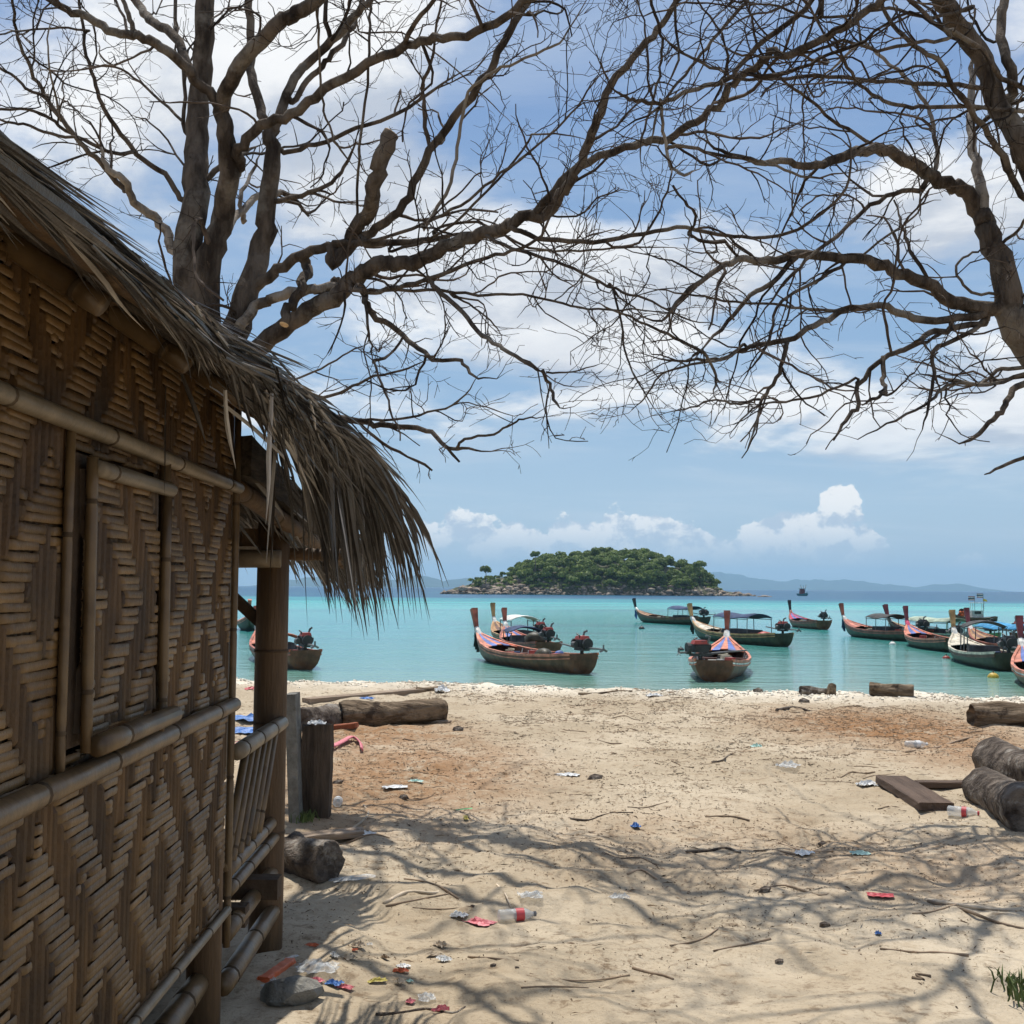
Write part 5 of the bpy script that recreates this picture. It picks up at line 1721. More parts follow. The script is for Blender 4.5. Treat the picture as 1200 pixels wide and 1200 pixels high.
    for (x, z, nm) in ((-0.05, 2.75, 0), (-0.95, 3.05, 1)):
        MB().tube([(x, 0, 0.6), (x, 0, z)], 0.025, 6).build('flagpole', PT['steel'], t)
        f = empty('flag', (0, 0, 0), parent=t)
        for s_, (c, dz, hh) in enumerate((('red', 0.0, 0.075), ('white', 0.075, 0.075), ('navy', 0.15, 0.14), ('white', 0.29, 0.075), ('red', 0.365, 0.075))):
            Vf = []
            for q in range(6):
                xx = x + 0.02 - 0.0 + (0.66 * q / 5) * (1 if nm == 0 else 1)
                yy = 0.05 * math.sin(q * 1.5)
                Vf += [(xx, yy, z - 0.46 + dz), (xx, yy, z - 0.46 + dz + hh)]
            Ff = [(2 * q, 2 * q + 2, 2 * q + 3, 2 * q + 1) for q in range(5)]
            MB().add(Vf, Ff).build('flag_stripe', PT[c], f)
    MB().add(*[[(-0.95, 0, 2.5), (-0.95, 0.0, 2.2), (-1.4, 0.05, 2.15), (-1.3, 0.0, 2.38)], [(0, 1, 2, 3)]]).build('yellow_pennant', PT['yellow'], t)

    # distant fishing boat with raised outriggers
    p = onz(941, 698.2, 0)
    t = empty('fishing_boat', (p.x, p.y, 0), math.radians(-75))
    tag(t, 'distant fishing boat with raised outrigger poles, dark against the horizon haze', 'boat')
    V, F, ns, w = hull_shell(8.0, 3.6, 0.0)
    mb = MB().add([(x - 4, y, z * 1.6) for (x, y, z) in V], F)
    mb.f.append(tuple(range(w - 1, -1, -1)))
    mb.build('hull', PT['tealhull'], t, True)
    MB().box((-0.8, 0, 1.9), (2.2, 1.7, 2.2), taper=0.85).build('wheelhouse', PT['maroon'], t)
    MB().box((-0.8, 0, 3.1), (2.6, 1.9, 0.15)).build('wheelhouse_roof', PT['dark'], t)
    for sy in (-1, 1):
        MB().tube([(0.4, sy * 0.5, 1.2), (0.4, sy * 1.35, 4.9)], 0.08, 6).build('outrigger_pole', PT['dark'], t)
    MB().tube([(0.4, 0, 3.0), (0.4, 0, 4.7)], 0.07, 6).build('mast', PT['dark'], t)
    for sy in (-1, 1):
        MB().tube([(0.4, sy * 1.2, 4.3), (0.4, 0, 3.2)], 0.06, 5).build('stay', PT['white'], t)

    # buoys
    for (x, y, c, r, lab) in ((1046, 755.5, 'white', 0.17, 'small white buoy floating beside the boat with the pink sash'),
                              (1109, 772.5, 'red', 0.16, 'small dark red and white buoy under the bow of the cream boat'),
                              (1164, 794, 'yellow', 0.17, 'yellow buoy floating under the bow of the striped boat'),
                              (752, 737, 'dark', 0.2, 'small black buoy below the dark boat with the blue awning'),
                              (798, 762, 'dark', 0.14, 'tiny black float beside the boat whose engine is swung aside')):
        p = onz(x, y, 0)
        t = empty('buoy', (p.x, p.y, 0))
        tag(t, lab, 'buoy', 'mooring buoys')
        pts = [(0, 0, r * 0.9 * math.sin(a)) for a in np.linspace(-1.4, 1.4, 9)]
        rad = [max(0.02, r * math.cos(a)) for a in np.linspace(-1.4, 1.4, 9)]
        MB().tube(pts, rad, 12).build('float_body', PT[c], t, True)
        MB().tube([(0, 0, r * 0.85), (0, 0, r * 1.25)], 0.025, 6).build('ring', PT['steel'], t)
        MB().tube([(0, 0, -0.01), (0, 0, 0.03)], r * 1.03, 12).build('band', PT['white' if c == 'red' else c], t)


build_boats()
# ---------------------------------------------------------------- driftwood, boards and litter on the sand
M_drift = mat('driftwood', (0.30, 0.225, 0.15), 0.92, 0.35, 6.0, 1.0, 12, (0.25, 2.0, 2.0), col2=(0.10, 0.07, 0.046), spec=0.12, patch=((0.07, 0.05, 0.035), 4.0, 0.56, 0.68), bdist=0.07)
M_driftd = mat('dark_driftwood', (0.19, 0.155, 0.125), 0.92, 0.35, 6.0, 1.0, 14, (0.8, 1.0, 1.0), col2=(0.04, 0.03, 0.024), spec=0.12, patch=((0.30, 0.27, 0.23), 5.0, 0.53, 0.66), bdist=0.07)
M_plank = mat('grey_plank', (0.36, 0.28, 0.21), 0.9, 0.3, 4.0, 0.8, 24, (0.4, 4, 4), col2=(0.20, 0.145, 0.10), spec=0.15)
M_plankd = mat('dark_plank', (0.12, 0.085, 0.065), 0.9, 0.3, 4.0, 0.8, 24, (0.4, 4, 4), spec=0.15)
M_tim = mat('tarred_timber', (0.115, 0.085, 0.062), 0.9, 0.35, 5.0, 1.0, 18, (3, 3, 0.4), col2=(0.045, 0.034, 0.026), spec=0.15)
M_conc = mat('grey_concrete', (0.20, 0.19, 0.165), 0.95, 0.35, 9.0, 1.0, 30)
M_stick = mat('dry_stick', (0.27, 0.20, 0.14), 0.9, 0.3, 8.0, objvar=0.4, spec=0.12)
M_stickp = mat('pale_stick', (0.52, 0.43, 0.32), 0.9, 0.3, 8.0, objvar=0.2, spec=0.12)
M_bits = mat('leaf_litter_bits', (0.30, 0.215, 0.14), 0.9, 0.45, 3.0, island=0.8, spec=0.12, col2=(0.10, 0.068, 0.043))
M_coral = mat('coral_rubble', (0.72, 0.67, 0.57), 0.9, 0.2, 12.0, island=0.25)
M_plast = mat('clear_plastic', (0.75, 0.78, 0.78), 0.25, 0.1, 9.0, 0.5, 30, spec=0.5, alpha=0.42)
M_wplast = mat('white_plastic', (0.72, 0.72, 0.70), 0.45, 0.15, 9.0, 0.5, 30)
M_red = mat('red_plastic', (0.50, 0.07, 0.08), 0.45, 0.2, 9.0)
M_pinkp = mat('pink_plastic', (0.66, 0.20, 0.22), 0.5, 0.2, 9.0)
M_bluep = mat('blue_plastic', (0.10, 0.22, 0.50), 0.45, 0.2, 9.0, 0.4, 30)
M_greenp = mat('green_plastic', (0.12, 0.50, 0.20), 0.45, 0.2, 9.0)
M_mint = mat('mint_plastic', (0.42, 0.60, 0.53), 0.5, 0.2, 9.0)
M_yel = mat('yellow_plastic', (0.55, 0.46, 0.12), 0.5, 0.2, 9.0)
M_orn = mat('orange_plastic', (0.55, 0.13, 0.05), 0.5, 0.2, 9.0)


def log(name, label, a, b, r0, r1, m, group=None, bumps=0.10, sides=26, z0=None, z1=None, hollow=False, cat='log'):
    """a battered log from ground pixel a to ground pixel b (pixels where it touches the sand)"""
    A = a if isinstance(a, Vector) else gp(*a)
    Bv = b if isinstance(b, Vector) else gp(*b)
    A = Vector((A.x, A.y, (float(gz(A.x, A.y)) if z0 is None else z0) + r0 * 0.82))
    Bv = Vector((Bv.x, Bv.y, (float(gz(Bv.x, Bv.y)) if z1 is None else z1) + r1 * 0.82))
    n = 34
    rnd = random.Random(hash(label) % 1000 if False else len(label) * 7)
    ph = [rnd.uniform(0, 6.28) for _ in range(6)]
    d = (Bv - A)
    L = d.length
    u = d.normalized()
    s = u.cross(Vector((0, 0, 1))).normalized()
    up = s.cross(u)
    V, F = [], []
    for i in range(n + 1):
        f = i / n
        c = A + d * f + up * 0.06 * r0 * math.sin(f * 5 + ph[0]) + s * 0.10 * r0 * math.sin(f * 4 + ph[1])
        r = r0 + (r1 - r0) * f
        if i in (0, n):
            r *= 0.93
        for k in range(sides):
            an = 2 * math.pi * k / sides
            q = 1 + bumps * (0.5 * math.sin(2 * an + ph[2] + f * 2) + 0.4 * math.sin(3 * an + ph[3] - f * 3) + 0.35 * math.sin(5 * an + ph[4] + f * 7)) + rnd.uniform(-0.025, 0.025) + 0.16 * (float(vnoise(k * 1.1, f * L * 3.0, len(label))) - 0.5) + 0.10 * (float(vnoise(k * 0.9 + 40, f * L * 9.0, len(label))) - 0.5)
            q *= 1 + 0.06 * math.sin(f * 9 + ph[5])
            V.append(c + s * (math.cos(an) * r * q) + up * (math.sin(an) * r * q))
    for i in range(n):
        for k in range(sides):
            k2 = (k + 1) % sides
            F.append((i * sides + k, (i + 1) * sides + k, (i + 1) * sides + k2, i * sides + k2))
    for e, sg in ((0, -1), (n, 1)):
        ring = [V[e * sides + k] for k in range(sides)]
        c = sum(ring, Vector()) / sides
        b0 = len(V)
        inn = -0.10 if hollow else -0.015
        for k in range(sides):
            V.append(c + (ring[k] - c) * 0.72 + u * sg * (inn + rnd.uniform(-0.012, 0.012)))
        V.append(c + u * sg * inn * 1.6)
        for k in range(sides):
            k2 = (k + 1) % sides
            f1 = (e * sides + k, e * sides + k2, b0 + k2, b0 + k)
            f2 = (b0 + k, b0 + k2, b0 + sides)
            F.append(f1 if sg < 0 else f1[::-1])
            F.append(f2 if sg < 0 else f2[::-1])
    base = Vector((A.x, A.y, A.z))
    o = MB().add([v - base for v in V], F).build(name, m, None, True)
    o.location = base
    tag(o, label, cat, group)
    return o


def plank(name, label, a, b, w, h, m, group=None, cat='board', z0=0.0, z1=0.0, roll=0.0):
    A, Bv = gp(*a), gp(*b)
    A = Vector((A.x, A.y, float(gz(A.x, A.y)) + h * 0.45 + z0))
    Bv = Vector((Bv.x, Bv.y, float(gz(Bv.x, Bv.y)) + h * 0.45 + z1))
    d = Bv - A
    L = d.length
    u = d.normalized()
    s = u.cross(Vector((0, 0, 1))).normalized()
    up = s.cross(u)
    R = Matrix((u, s, up)).transposed() @ Matrix.Rotation(roll, 3, 'X')
    mb = MB()
    V, F = [], []
    n = 8
    for i in range(n + 1):
        x = -L / 2 + L * i / n
        e = 0.006
        for (y, z) in ((-w / 2, -h / 2), (w / 2, -h / 2), (w / 2, h / 2 - e), (w / 2 - e, h / 2), (-w / 2 + e, h / 2), (-w / 2, h / 2 - e)):
            V.append((x + (random.uniform(-0.012, 0.012) if i in (0, n) else 0), y + random.uniform(-0.004, 0.004), z + random.uniform(-0.002, 0.002)))
    for i in range(n):
        for k in range(6):
            k2 = (k + 1) % 6
            F.append((i * 6 + k, i * 6 + k2, (i + 1) * 6 + k2, (i + 1) * 6 + k))
    F += [(5, 4, 3, 2, 1, 0), tuple(n * 6 + k for k in range(6))]
    o = mb.add(V, F).build(name, m)
    o.matrix_world = Matrix.Translation((A + Bv) / 2) @ R.to_4x4()
    tag(o, label, cat, group)
    return o


def stick(name, label, pts, w, m, group, cat='stick', lift=0.3, world=False, flat=1.0):
    P = []
    for p in pts:
        g = gp(*p)
        P.append(Vector((g.x, g.y, float(gz(g.x, g.y)) + w * lift)))
    S = catmull(P, 4)
    r = [w * (1 - 0.45 * i / (len(S) - 1)) * random.uniform(0.9, 1.1) for i in range(len(S))]
    b = S[0].copy()
    o = MB().tube([s - b for s in S], r, 6, flat=flat).build(name, m, None, True)
    o.location = b
    tag(o, label, cat, group)
    return o


def scrap(name, label, at, sx, sy, m, cat, group=None, h=0.05, rz=0.0, seed=0):
    """a crumpled sheet of plastic"""
    g = gp(*at)
    rnd = random.Random(seed + int(at[0]))
    n = 12
    V = []
    for j in range(n):
        for i in range(n):
            u, v = i / (n - 1) - 0.5, j / (n - 1) - 0.5
            ex = 0.10 * (float(vnoise(j * 0.8, 3.0, seed)) - 0.5) * 4 * abs(u)
            ey = 0.10 * (float(vnoise(i * 0.8, 9.0, seed)) - 0.5) * 4 * abs(v)
            zz = abs(float(vnoise(i * 0.55 + seed, j * 0.75, seed)) - 0.5) * 1.7 + 0.35 * rnd.random()
            V.append((u * sx * (1 + ex) + rnd.uniform(-1, 1) * sx * 0.02, v * sy * (1 + ey) + rnd.uniform(-1, 1) * sy * 0.02, 0.006 + h * zz * (1.0 - 1.3 * max(abs(u), abs(v)))))
    F = [tuple(q) for q in grid_faces(n, n)]
    o = MB().add(V, F).build(name, m)
    o.location = (g.x, g.y, float(gz(g.x, g.y)))
    o.rotation_euler = (0, 0, rz)
    tag(o, label, cat, group)
    return o


def bottle(label, at, ln, r, rz, capm, labm, labw=0.25, tilt=0.0):
    g = gp(*at)
    t = empty('plastic_bottle', (g.x, g.y, float(gz(g.x, g.y)) + r * 0.85), rz)
    tag(t, label, 'bottle', 'plastic bottles on the sand')
    prof = [(-0.5, 0.75), (-0.47, 0.98), (-0.30, 0.92), (-0.28, 1.0), (-0.10, 0.94), (-0.08, 1.0), (0.12, 1.0), (0.2, 0.95), (0.30, 0.75), (0.38, 0.42), (0.42, 0.36), (0.45, 0.36)]
    MB().tube([(p * ln, 0, 0) for p, q in prof], [q * r for p, q in prof], 14).build('bottle_body', M_plast, t, True)
    MB().tube([(0.445 * ln, 0, 0), (0.50 * ln, 0, 0)], r * 0.42, 12).build('bottle_cap', capm, t, True)
    MB().tube([(-0.05 * ln, 0, 0), ((-0.05 + labw) * ln, 0, 0)], r * 1.02, 14, cap=False).build('bottle_label', labm, t, True)
    return t


def build_props():
    log('driftwood_log', 'long pale driftwood log with a knot hole lying before the sea berm', (398, 851), (521, 846), 0.165, 0.15, M_drift)
    log('driftwood_log', 'short brown log behind the upright timber block, half sunk in leaf litter', (352, 858), (408, 849), 0.15, 0.13, M_driftd)
    plank('plank', 'long grey plank lying on the berm behind the driftwood log', (358, 825), (517, 809), 0.22, 0.07, M_plank)
    plank('plank', 'thin pale plank in front of the driftwood log', (480, 847), (528, 847), 0.10, 0.03, M_plank)
    plank('plank', 'rust brown plank lying beside the upright timber block', (386, 856), (418, 857), 0.14, 0.06, mat('rusty_board', (0.27, 0.085, 0.04), 0.9, 0.3, 5))
    # upright timber
    g = gp(369, 955)
    rnd = random.Random(2)
    V, F = [], []
    n, sd = 9, 12
    for i in range(n + 1):
        f = i / n
        for k in range(sd):
            a = 2 * math.pi * k / sd + 0.3
            q = 1 / max(abs(math.cos(a)), abs(math.sin(a))) ** 0.75 * rnd.uniform(0.93, 1.05)
            V.append((math.cos(a) * 0.112 * q * (1.05 - 0.03 * f) + 0.012 * f, math.sin(a) * 0.10 * q, -0.08 + 0.745 * f + (rnd.uniform(-0.03, 0.01) if i == n else 0)))
    for i in range(n):
        for k in range(sd):
            k2 = (k + 1) % sd
            F.append((i * sd + k, i * sd + k2, (i + 1) * sd + k2, (i + 1) * sd + k))
    V.append((0.01, 0, 0.64))
    for k in range(sd):
        F.append((n * sd + k, n * sd + (k + 1) % sd, (n + 1) * sd))
    o = MB().add(V, F).build('timber_block', M_tim)
    o.location = (g.x, g.y, float(gz(g.x, g.y)))
    tag(o, 'dark squared timber block standing upright beside the porch', 'timber')
    # pale crumpled wrapper on its top
    sc = scrap('plastic_wrapper', 'crumpled pale plastic lying on top of the upright timber block', (369, 955), 0.13, 0.10, M_wplast, 'wrapper', h=0.06, seed=4)
    sc.location.z += 0.645
    # grey slab leaning by the post
    g = gp(349, 958)
    o = MB().box((0, 0, 0.44), (0.075, 0.2, 0.98), Matrix.Rotation(math.radians(-3), 3, 'Y')).build('concrete_slab', M_conc)
    o.location = (g.x - 0.03, g.y, float(gz(g.x, g.y)) - 0.05)
    tag(o, 'narrow grey concrete slab standing upright between porch post and timber block', 'slab')
    log('driftwood_log', 'short thick dark log end lying behind the foot of the porch post', gp(338, 1018), gp(384, 1032), 0.115, 0.115, M_driftd, bumps=0.16, hollow=False)
    plank('plank', 'weathered flat plank on the sand beyond the short thick log', (345, 985), (425, 978), 0.16, 0.04, M_plank)
    # right-hand pile
    log('driftwood_log', 'long brown driftwood log on the berm at the right, hollow at one end', (1138, 851), (1260, 850), 0.155, 0.17, M_drift, bumps=0.14, hollow=True)
    log('driftwood_log', 'dark charred log lying behind the pale-ended one in the right pile', (1160, 905), gp(1260, 952), 0.17, 0.19, M_driftd, bumps=0.12)
    log('driftwood_log', 'grey log with pale worn patches in front of the right pile', (1152, 936), (1206, 976), 0.15, 0.16, M_driftd, bumps=0.08)
    plank('plank', 'wide thick board lying on the sand in front of the right log pile', (1044, 914), (1098, 955), 0.26, 0.06, M_plankd)
    plank('plank', 'narrow dark plank between the wide board and the log pile', (1075, 914), (1130, 922), 0.12, 0.05, M_plankd)
    log('driftwood_log', 'short barky log lying on the crest of the berm against the water', (1019, 817), (1071, 817), 0.105, 0.09, M_drift, bumps=0.16)
    log('driftwood_root', 'gnarled root lying on the crest of the berm', (938, 815), (968, 814), 0.07, 0.05, M_driftd, bumps=0.35, cat='root')
    V, F = rock_mesh(3, 77, 0.95)
    g = gp(975, 815)
    o = np_mesh('stone', V * np.array([0.10, 0.10, 0.13]), F, M_drift)
    o.location = (g.x, g.y, float(gz(g.x, g.y)) + 0.07)
    tag(o, 'brown upright stone beside the gnarled root on the berm', 'stone')
    log('driftwood_log', 'pale broken branch piece on the berm beyond the grey plank', (488, 812), (516, 810), 0.05, 0.04, M_drift)
    # concrete lump in the hut's shade
    g = gp(338, 1175)
    V, F = rock_mesh(2, 41, 0.6)
    o = np_mesh('concrete_lump', V * np.array([0.15, 0.11, 0.13]), F, M_conc, smooth=False)
    o.location = (g.x, g.y, float(gz(g.x, g.y)) + 0.03)
    tag(o, 'rough grey lump of concrete in the shade of the hut', 'concrete')

    # sticks that can be picked out
    G = 'sticks scattered on the sand'
    named = [
        ([(450, 1060), (478, 1048), (510, 1043), (532, 1035)], 0.011, M_stickp, 'forked dry palm stalk with a pale frayed tip lying on the open sand'),
        ([(452, 1064), (490, 1055), (530, 1048)], 0.007, M_stick, 'thin dark stick lying under the frayed palm stalk'),
        ([(1085, 1055), (1120, 1062), (1160, 1067), (1200, 1068)], 0.012, M_stickp, 'pale split palm stalk entering the shade on the right'),
        ([(1088, 1057), (1130, 1067), (1170, 1077), (1215, 1092)], 0.010, M_stick, 'brown palm stalk lying against the pale split one'),
        ([(549, 1121), (575, 1123), (608, 1126)], 0.006, M_stick, 'straight dark twig on the bare sand below the red-label bottle'),
        ([(1062, 882), (1100, 876), (1120, 870), (1140, 864)], 0.016, M_stick, 'long bent branch over the brown leaf drift before the log pile'),
        ([(805, 1000), (830, 1002), (850, 997), (868, 1003)], 0.012, M_driftd, 'dark crooked branch in the shadow of the twigs'),
        ([(668, 968), (690, 963), (705, 956), (720, 953), (742, 955)], 0.008, M_driftd, 'dark curving twig above the small blue scrap'),
        ([(834, 894), (846, 892), (852, 887), (858, 885)], 0.012, M_driftd, 'small hooked dark twig on the upper beach'),
        ([(910, 832), (930, 832), (951, 833)], 0.022, M_driftd, 'straight dark stick on pale sand below the gnarled root'),
        ([(678, 813), (700, 812), (722, 811), (740, 812)], 0.03, M_drift, 'pale bent branch lying along the berm crest'),
        ([(885, 1045), (920, 1038), (960, 1050), (985, 1042)], 0.008, M_stick, 'slender forked twig below the shaded litter patch'),
        ([(1000, 880), (1024, 879), (1050, 880)], 0.012, M_stickp, 'pale straight stick in the brown leaf drift'),
        ([(403, 982), (412, 972), (424, 966), (432, 953), (426, 944)], 0.012, M_stickp, 'pale crooked stick standing curved beside the timber block'),
        ([(440, 1190), (470, 1187), (500, 1183), (530, 1188), (545, 1180)], 0.008, M_driftd, 'dark wavy twig beside the clear plastic at the foot of the hut'),
        ([(735, 1022), (752, 1026), (770, 1031)], 0.008, M_stick, 'short brown splinter on smooth sand right of the clear wrapper'),
        ([(582, 1035), (592, 1048), (598, 1062)], 0.006, M_stickp, 'pale forked twig standing over the crumpled clear bag'),
    ]
    for pts, w, m, lab in named:
        stick('stick', lab, pts, w, m, G)
    R = random.Random(12)
    for i in range(48):
        x, y = R.uniform(385, 1195), 815 + 370 * R.random() ** 1.5
        g = gp(x, y)
        if x < 470 and y > 1000 or g.x < -0.55 and g.y < 7.5:
            continue
        L = R.uniform(0.10, 0.5)
        a = R.uniform(-0.8, 0.8) + (math.pi if R.random() < 0.5 else 0)
        w = R.uniform(0.003, 0.009)
        bd = R.choice((0.005, 0.01, 0.03))
        P = []
        for q in range(4):
            xx, yy = g.x + math.cos(a) * L * q / 3 + R.uniform(-bd, bd), g.y + math.sin(a) * L * q / 3 + R.uniform(-bd, bd)
            P.append(Vector((xx, yy, float(gz(xx, yy)) + w * 0.5)))
        S = catmull(P, 3)
        o = MB().tube([s - P[0] for s in S], [w * (1 - 0.4 * q / len(S)) for q in range(len(S))], 5).build('twig', M_stick, None, True)
        o.location = P[0]
        tag(o, 'thin dry twig fallen on the open sand', 'twig', 'loose dry twigs scattered over the sand')

    # litter
    bottle('clear plastic bottle with red and yellow label lying on the open sand', (606, 1078), 0.20, 0.032, math.radians(14), mat('grey_cap', (0.2, 0.2, 0.2)), M_red, 0.22)
    bottle('clear plastic bottle with red label and red cap beside the wide board', (1129, 957), 0.22, 0.038, math.radians(-28), M_red, M_red, 0.16)
    bottle('crushed clear bottle in the brown leaf drift before the log pile', (1074, 877), 0.24, 0.04, math.radians(5), M_wplast, M_wplast, 0.2)
    bottle('white bottle lying at the foot of the upright timber block', (396, 944), 0.14, 0.035, math.radians(95), M_wplast, M_wplast, 0.2)
    items = [
        ('plastic_wrapper', 'flattened faded red and white wrapper beside the red-label bottle', (562, 1080), 0.15, 0.10, M_pinkp, 'wrapper', 0.03),
        ('plastic_bag', 'crumpled clear bag above the red-label bottle', (622, 1055), 0.13, 0.10, M_plast, 'bag', 0.05),
        ('plastic_wrapper', 'white scrap of wrapper left of the red-label bottle', (538, 1076), 0.08, 0.07, M_wplast, 'wrapper', 0.05),
        ('plastic_wrapper', 'clear wrapper alone on smooth sand', (726, 1063), 0.11, 0.06, M_plast, 'wrapper', 0.04),
        ('plastic_scrap', 'red plastic scrap in the twig shadow', (1032, 1054), 0.14, 0.08, M_red, 'scrap', 0.02),
        ('plastic_scrap', 'pale blue white scrap above the dark litter patch', (942, 1002), 0.12, 0.09, M_wplast, 'scrap', 0.05),
        ('plastic_scrap', 'mint green scrap below the boards', (1008, 1002), 0.12, 0.08, M_mint, 'scrap', 0.04),
        ('plastic_bag', 'crumpled clear bag on the upper beach left of the boards', (923, 905), 0.20, 0.18, M_plast, 'bag', 0.09),
        ('plastic_cup', 'small white crushed cup lying left of the wide board', (1016, 914), 0.16, 0.11, M_wplast, 'cup', 0.07),
        ('plastic_scrap', 'white foam scrap beside the dark wood chip on mid beach', (664, 909), 0.22, 0.12, M_wplast, 'scrap', 0.04),
        ('plastic_scrap', 'small blue scrap on mid beach', (745, 971), 0.06, 0.06, M_bluep, 'scrap', 0.05),
        ('plastic_scrap', 'pale blue scrap high on the beach', (886, 876), 0.12, 0.10, M_mint, 'scrap', 0.05),
        ('drinking_straw', 'green plastic strip on the left sand', (540, 949), 0.20, 0.03, M_greenp, 'straw', 0.01),
        ('plastic_scrap', 'thin yellow strip standing in the left sand', (546, 960), 0.03, 0.14, M_yel, 'scrap', 0.03),
        ('plastic_wrapper', 'silver wrapper beside the flat plank by the hut', (426, 979), 0.15, 0.10, M_wplast, 'wrapper', 0.04),
        ('plastic_scrap', 'white paper scrap at the edge of the leaf drift', (463, 922), 0.20, 0.10, M_wplast, 'scrap', 0.03),
        ('plastic_scrap', 'pale blue foam scrap in the left leaf drift', (488, 917), 0.12, 0.08, M_mint, 'scrap', 0.03),
        ('plastic_sheet', 'clear flat sheet of plastic right of the short thick log', (413, 1037), 0.26, 0.10, M_plast, 'plastic sheet', 0.02),
        ('plastic_sheet', 'crumpled clear sheet heaped in the shade under the porch', (372, 1138), 0.26, 0.2, M_plast, 'plastic sheet', 0.10),
        ('plastic_bag', 'blue and white printed bag in the hut shade', (392, 1156), 0.10, 0.07, M_bluep, 'bag', 0.05),
        ('plastic_bag', 'clear bag on sand at the edge of the hut shade', (500, 1172), 0.10, 0.12, M_plast, 'bag', 0.06),
        ('plastic_scrap', 'magenta scrap beside the clear bag near the hut', (481, 1176), 0.05, 0.05, M_pinkp, 'scrap', 0.04),
        ('plastic_wrapper', 'yellow and red snack wrapper at the edge of the hut shade', (442, 1152), 0.12, 0.05, M_yel, 'wrapper', 0.04),
        ('plastic_wrapper', 'orange red wrapper above the snack wrapper', (470, 1140), 0.10, 0.06, M_orn, 'wrapper', 0.04),
        ('plastic_scrap', 'light blue scrap right of the snack wrapper', (480, 1152), 0.04, 0.04, M_mint, 'scrap', 0.03),
        ('plastic_scrap', 'orange scrap on sunlit sand near the porch post', (416, 1114), 0.04, 0.04, M_orn, 'scrap', 0.02),
        ('plastic_scrap', 'crumpled orange pink scrap at the foot of the porch post', (366, 1110), 0.09, 0.06, M_orn, 'scrap', 0.03),
        ('plastic_scrap', 'tiny clear scrap beside the orange one', (433, 1109), 0.04, 0.05, M_plast, 'scrap', 0.03),
        ('tarpaulin', 'blue tarpaulin scrap on the sand beyond the hand rail', (300, 843), 0.7, 0.35, M_bluep, 'tarpaulin', 0.10),
        ('plastic_scrap', 'red scrap high on the beach seen past the porch post', (302, 808), 0.4, 0.2, M_red, 'scrap', 0.10),
        ('tarpaulin', 'grey and blue sheet beyond the porch balusters', (280, 860), 0.5, 0.4, M_bluep, 'tarpaulin', 0.08),
        ('plastic_scrap', 'pale clay-coloured sheet beyond the hand rail', (290, 872), 0.5, 0.5, M_pinkp, 'plastic sheet', 0.03),
        ('plastic_bag', 'white bag on the plank of the berm', (518, 812), 0.22, 0.2, M_wplast, 'bag', 0.15),
        ('plastic_scrap', 'blue scrap beside the berm plank', (430, 818), 0.22, 0.12, M_bluep, 'scrap', 0.06),
        ('plastic_scrap', 'pale blue litter on the berm crest below the striped boat', (767, 814), 0.25, 0.15, M_wplast, 'scrap', 0.08),
        ('plastic_scrap', 'tiny bright blue scrap in the twig shadow', (1029, 1094), 0.03, 0.03, M_bluep, 'scrap', 0.03),
    ]
    for q, (nm, lab, at, sx, sy, m, cat, h) in enumerate(items):
        if at[1] > 1100:
            sx, sy, h = sx * 0.68, sy * 0.68, h * 0.6
        scrap(nm, lab, at, sx, sy, m, cat, 'litter on the sand', h, rz=(q * 0.7) % 1.2 - 0.6, seed=q)
    R = random.Random(77)
    for q in range(18):
        at = (R.uniform(285, 520), R.uniform(1105, 1195))
        if at[0] < 330 and at[1] < 1130:
            continue
        scrap('plastic_scrap', 'small faded plastic scrap in the rubbish strewn at the foot of the hut', at, R.uniform(0.03, 0.09), R.uniform(0.02, 0.06),
              R.choice((M_wplast, M_plast, M_plast, M_pinkp, M_bits, M_bits, M_stickp)), 'scrap', 'small scraps at the foot of the hut', R.uniform(0.01, 0.04), R.uniform(-1, 1), q)
    # pink strap and red board
    stick('plastic_strap', 'arched pink plastic strap beside the upright timber block', [(388, 880), (400, 872), (412, 868), (422, 872), (424, 882)], 0.045, M_pinkp, 'litter on the sand', 'strap', lift=0.9, flat=0.35)
    plank('plastic_strip', 'orange red plastic strip lying under the porch canes', (308, 1150), (340, 1128), 0.05, 0.02, M_orn, 'litter on the sand', 'strip')
    # wood chips
    R = random.Random(5)
    for (x, y, s, lab) in ((697, 913, 0.10, 'brown broken wood chip on mid beach'), (896, 1045, 0.06, 'dark rotten husk in the shaded litter patch'), (967, 1084, 0.05, 'brown chip below the shaded litter patch'),
                           (913, 1131, 0.035, 'small dark lump alone on bare sand'), (1115, 1009, 0.03, 'dark seed pod near the board shadows'), (963, 990, 0.05, 'dark chip beside the pale blue scrap'),
                           (942, 823, 0.13, 'dark lump on the berm under the gnarled root'), (888, 812, 0.13, 'dark block on the berm crest'), (578, 1132, 0.022, 'dark round seed below the straight twig'),
                           (606, 1134, 0.016, 'smaller dark round seed below the straight twig'), (742, 1162, 0.013, 'dark seed alone on the bare foreground sand'), (554, 1069, 0.02, 'dark seed above the faded wrapper'),
                           (537, 857, 0.10, 'brown wood chip off the end of the driftwood log'), (473, 936, 0.07, 'reddish chip in the left leaf drift'), (396, 918, 0.07, 'brown block beside the upright timber')):
        V, F = rock_mesh(1, int(x), 0.7)
        g = gp(x, y)
        o = np_mesh('wood_chip', V * np.array([s * 0.8, s * 0.5, s * 0.55]), F, M_driftd, smooth=False)
        o.location = (g.x, g.y, float(gz(g.x, g.y)) + s * 0.15)
        o.rotation_euler = (0, 0, R.uniform(-0.6, 0.6))
        tag(o, lab, 'wood chip', 'wood chips on the sand')

    # grass tuft at the right edge
    g = gp(1196, 1168)
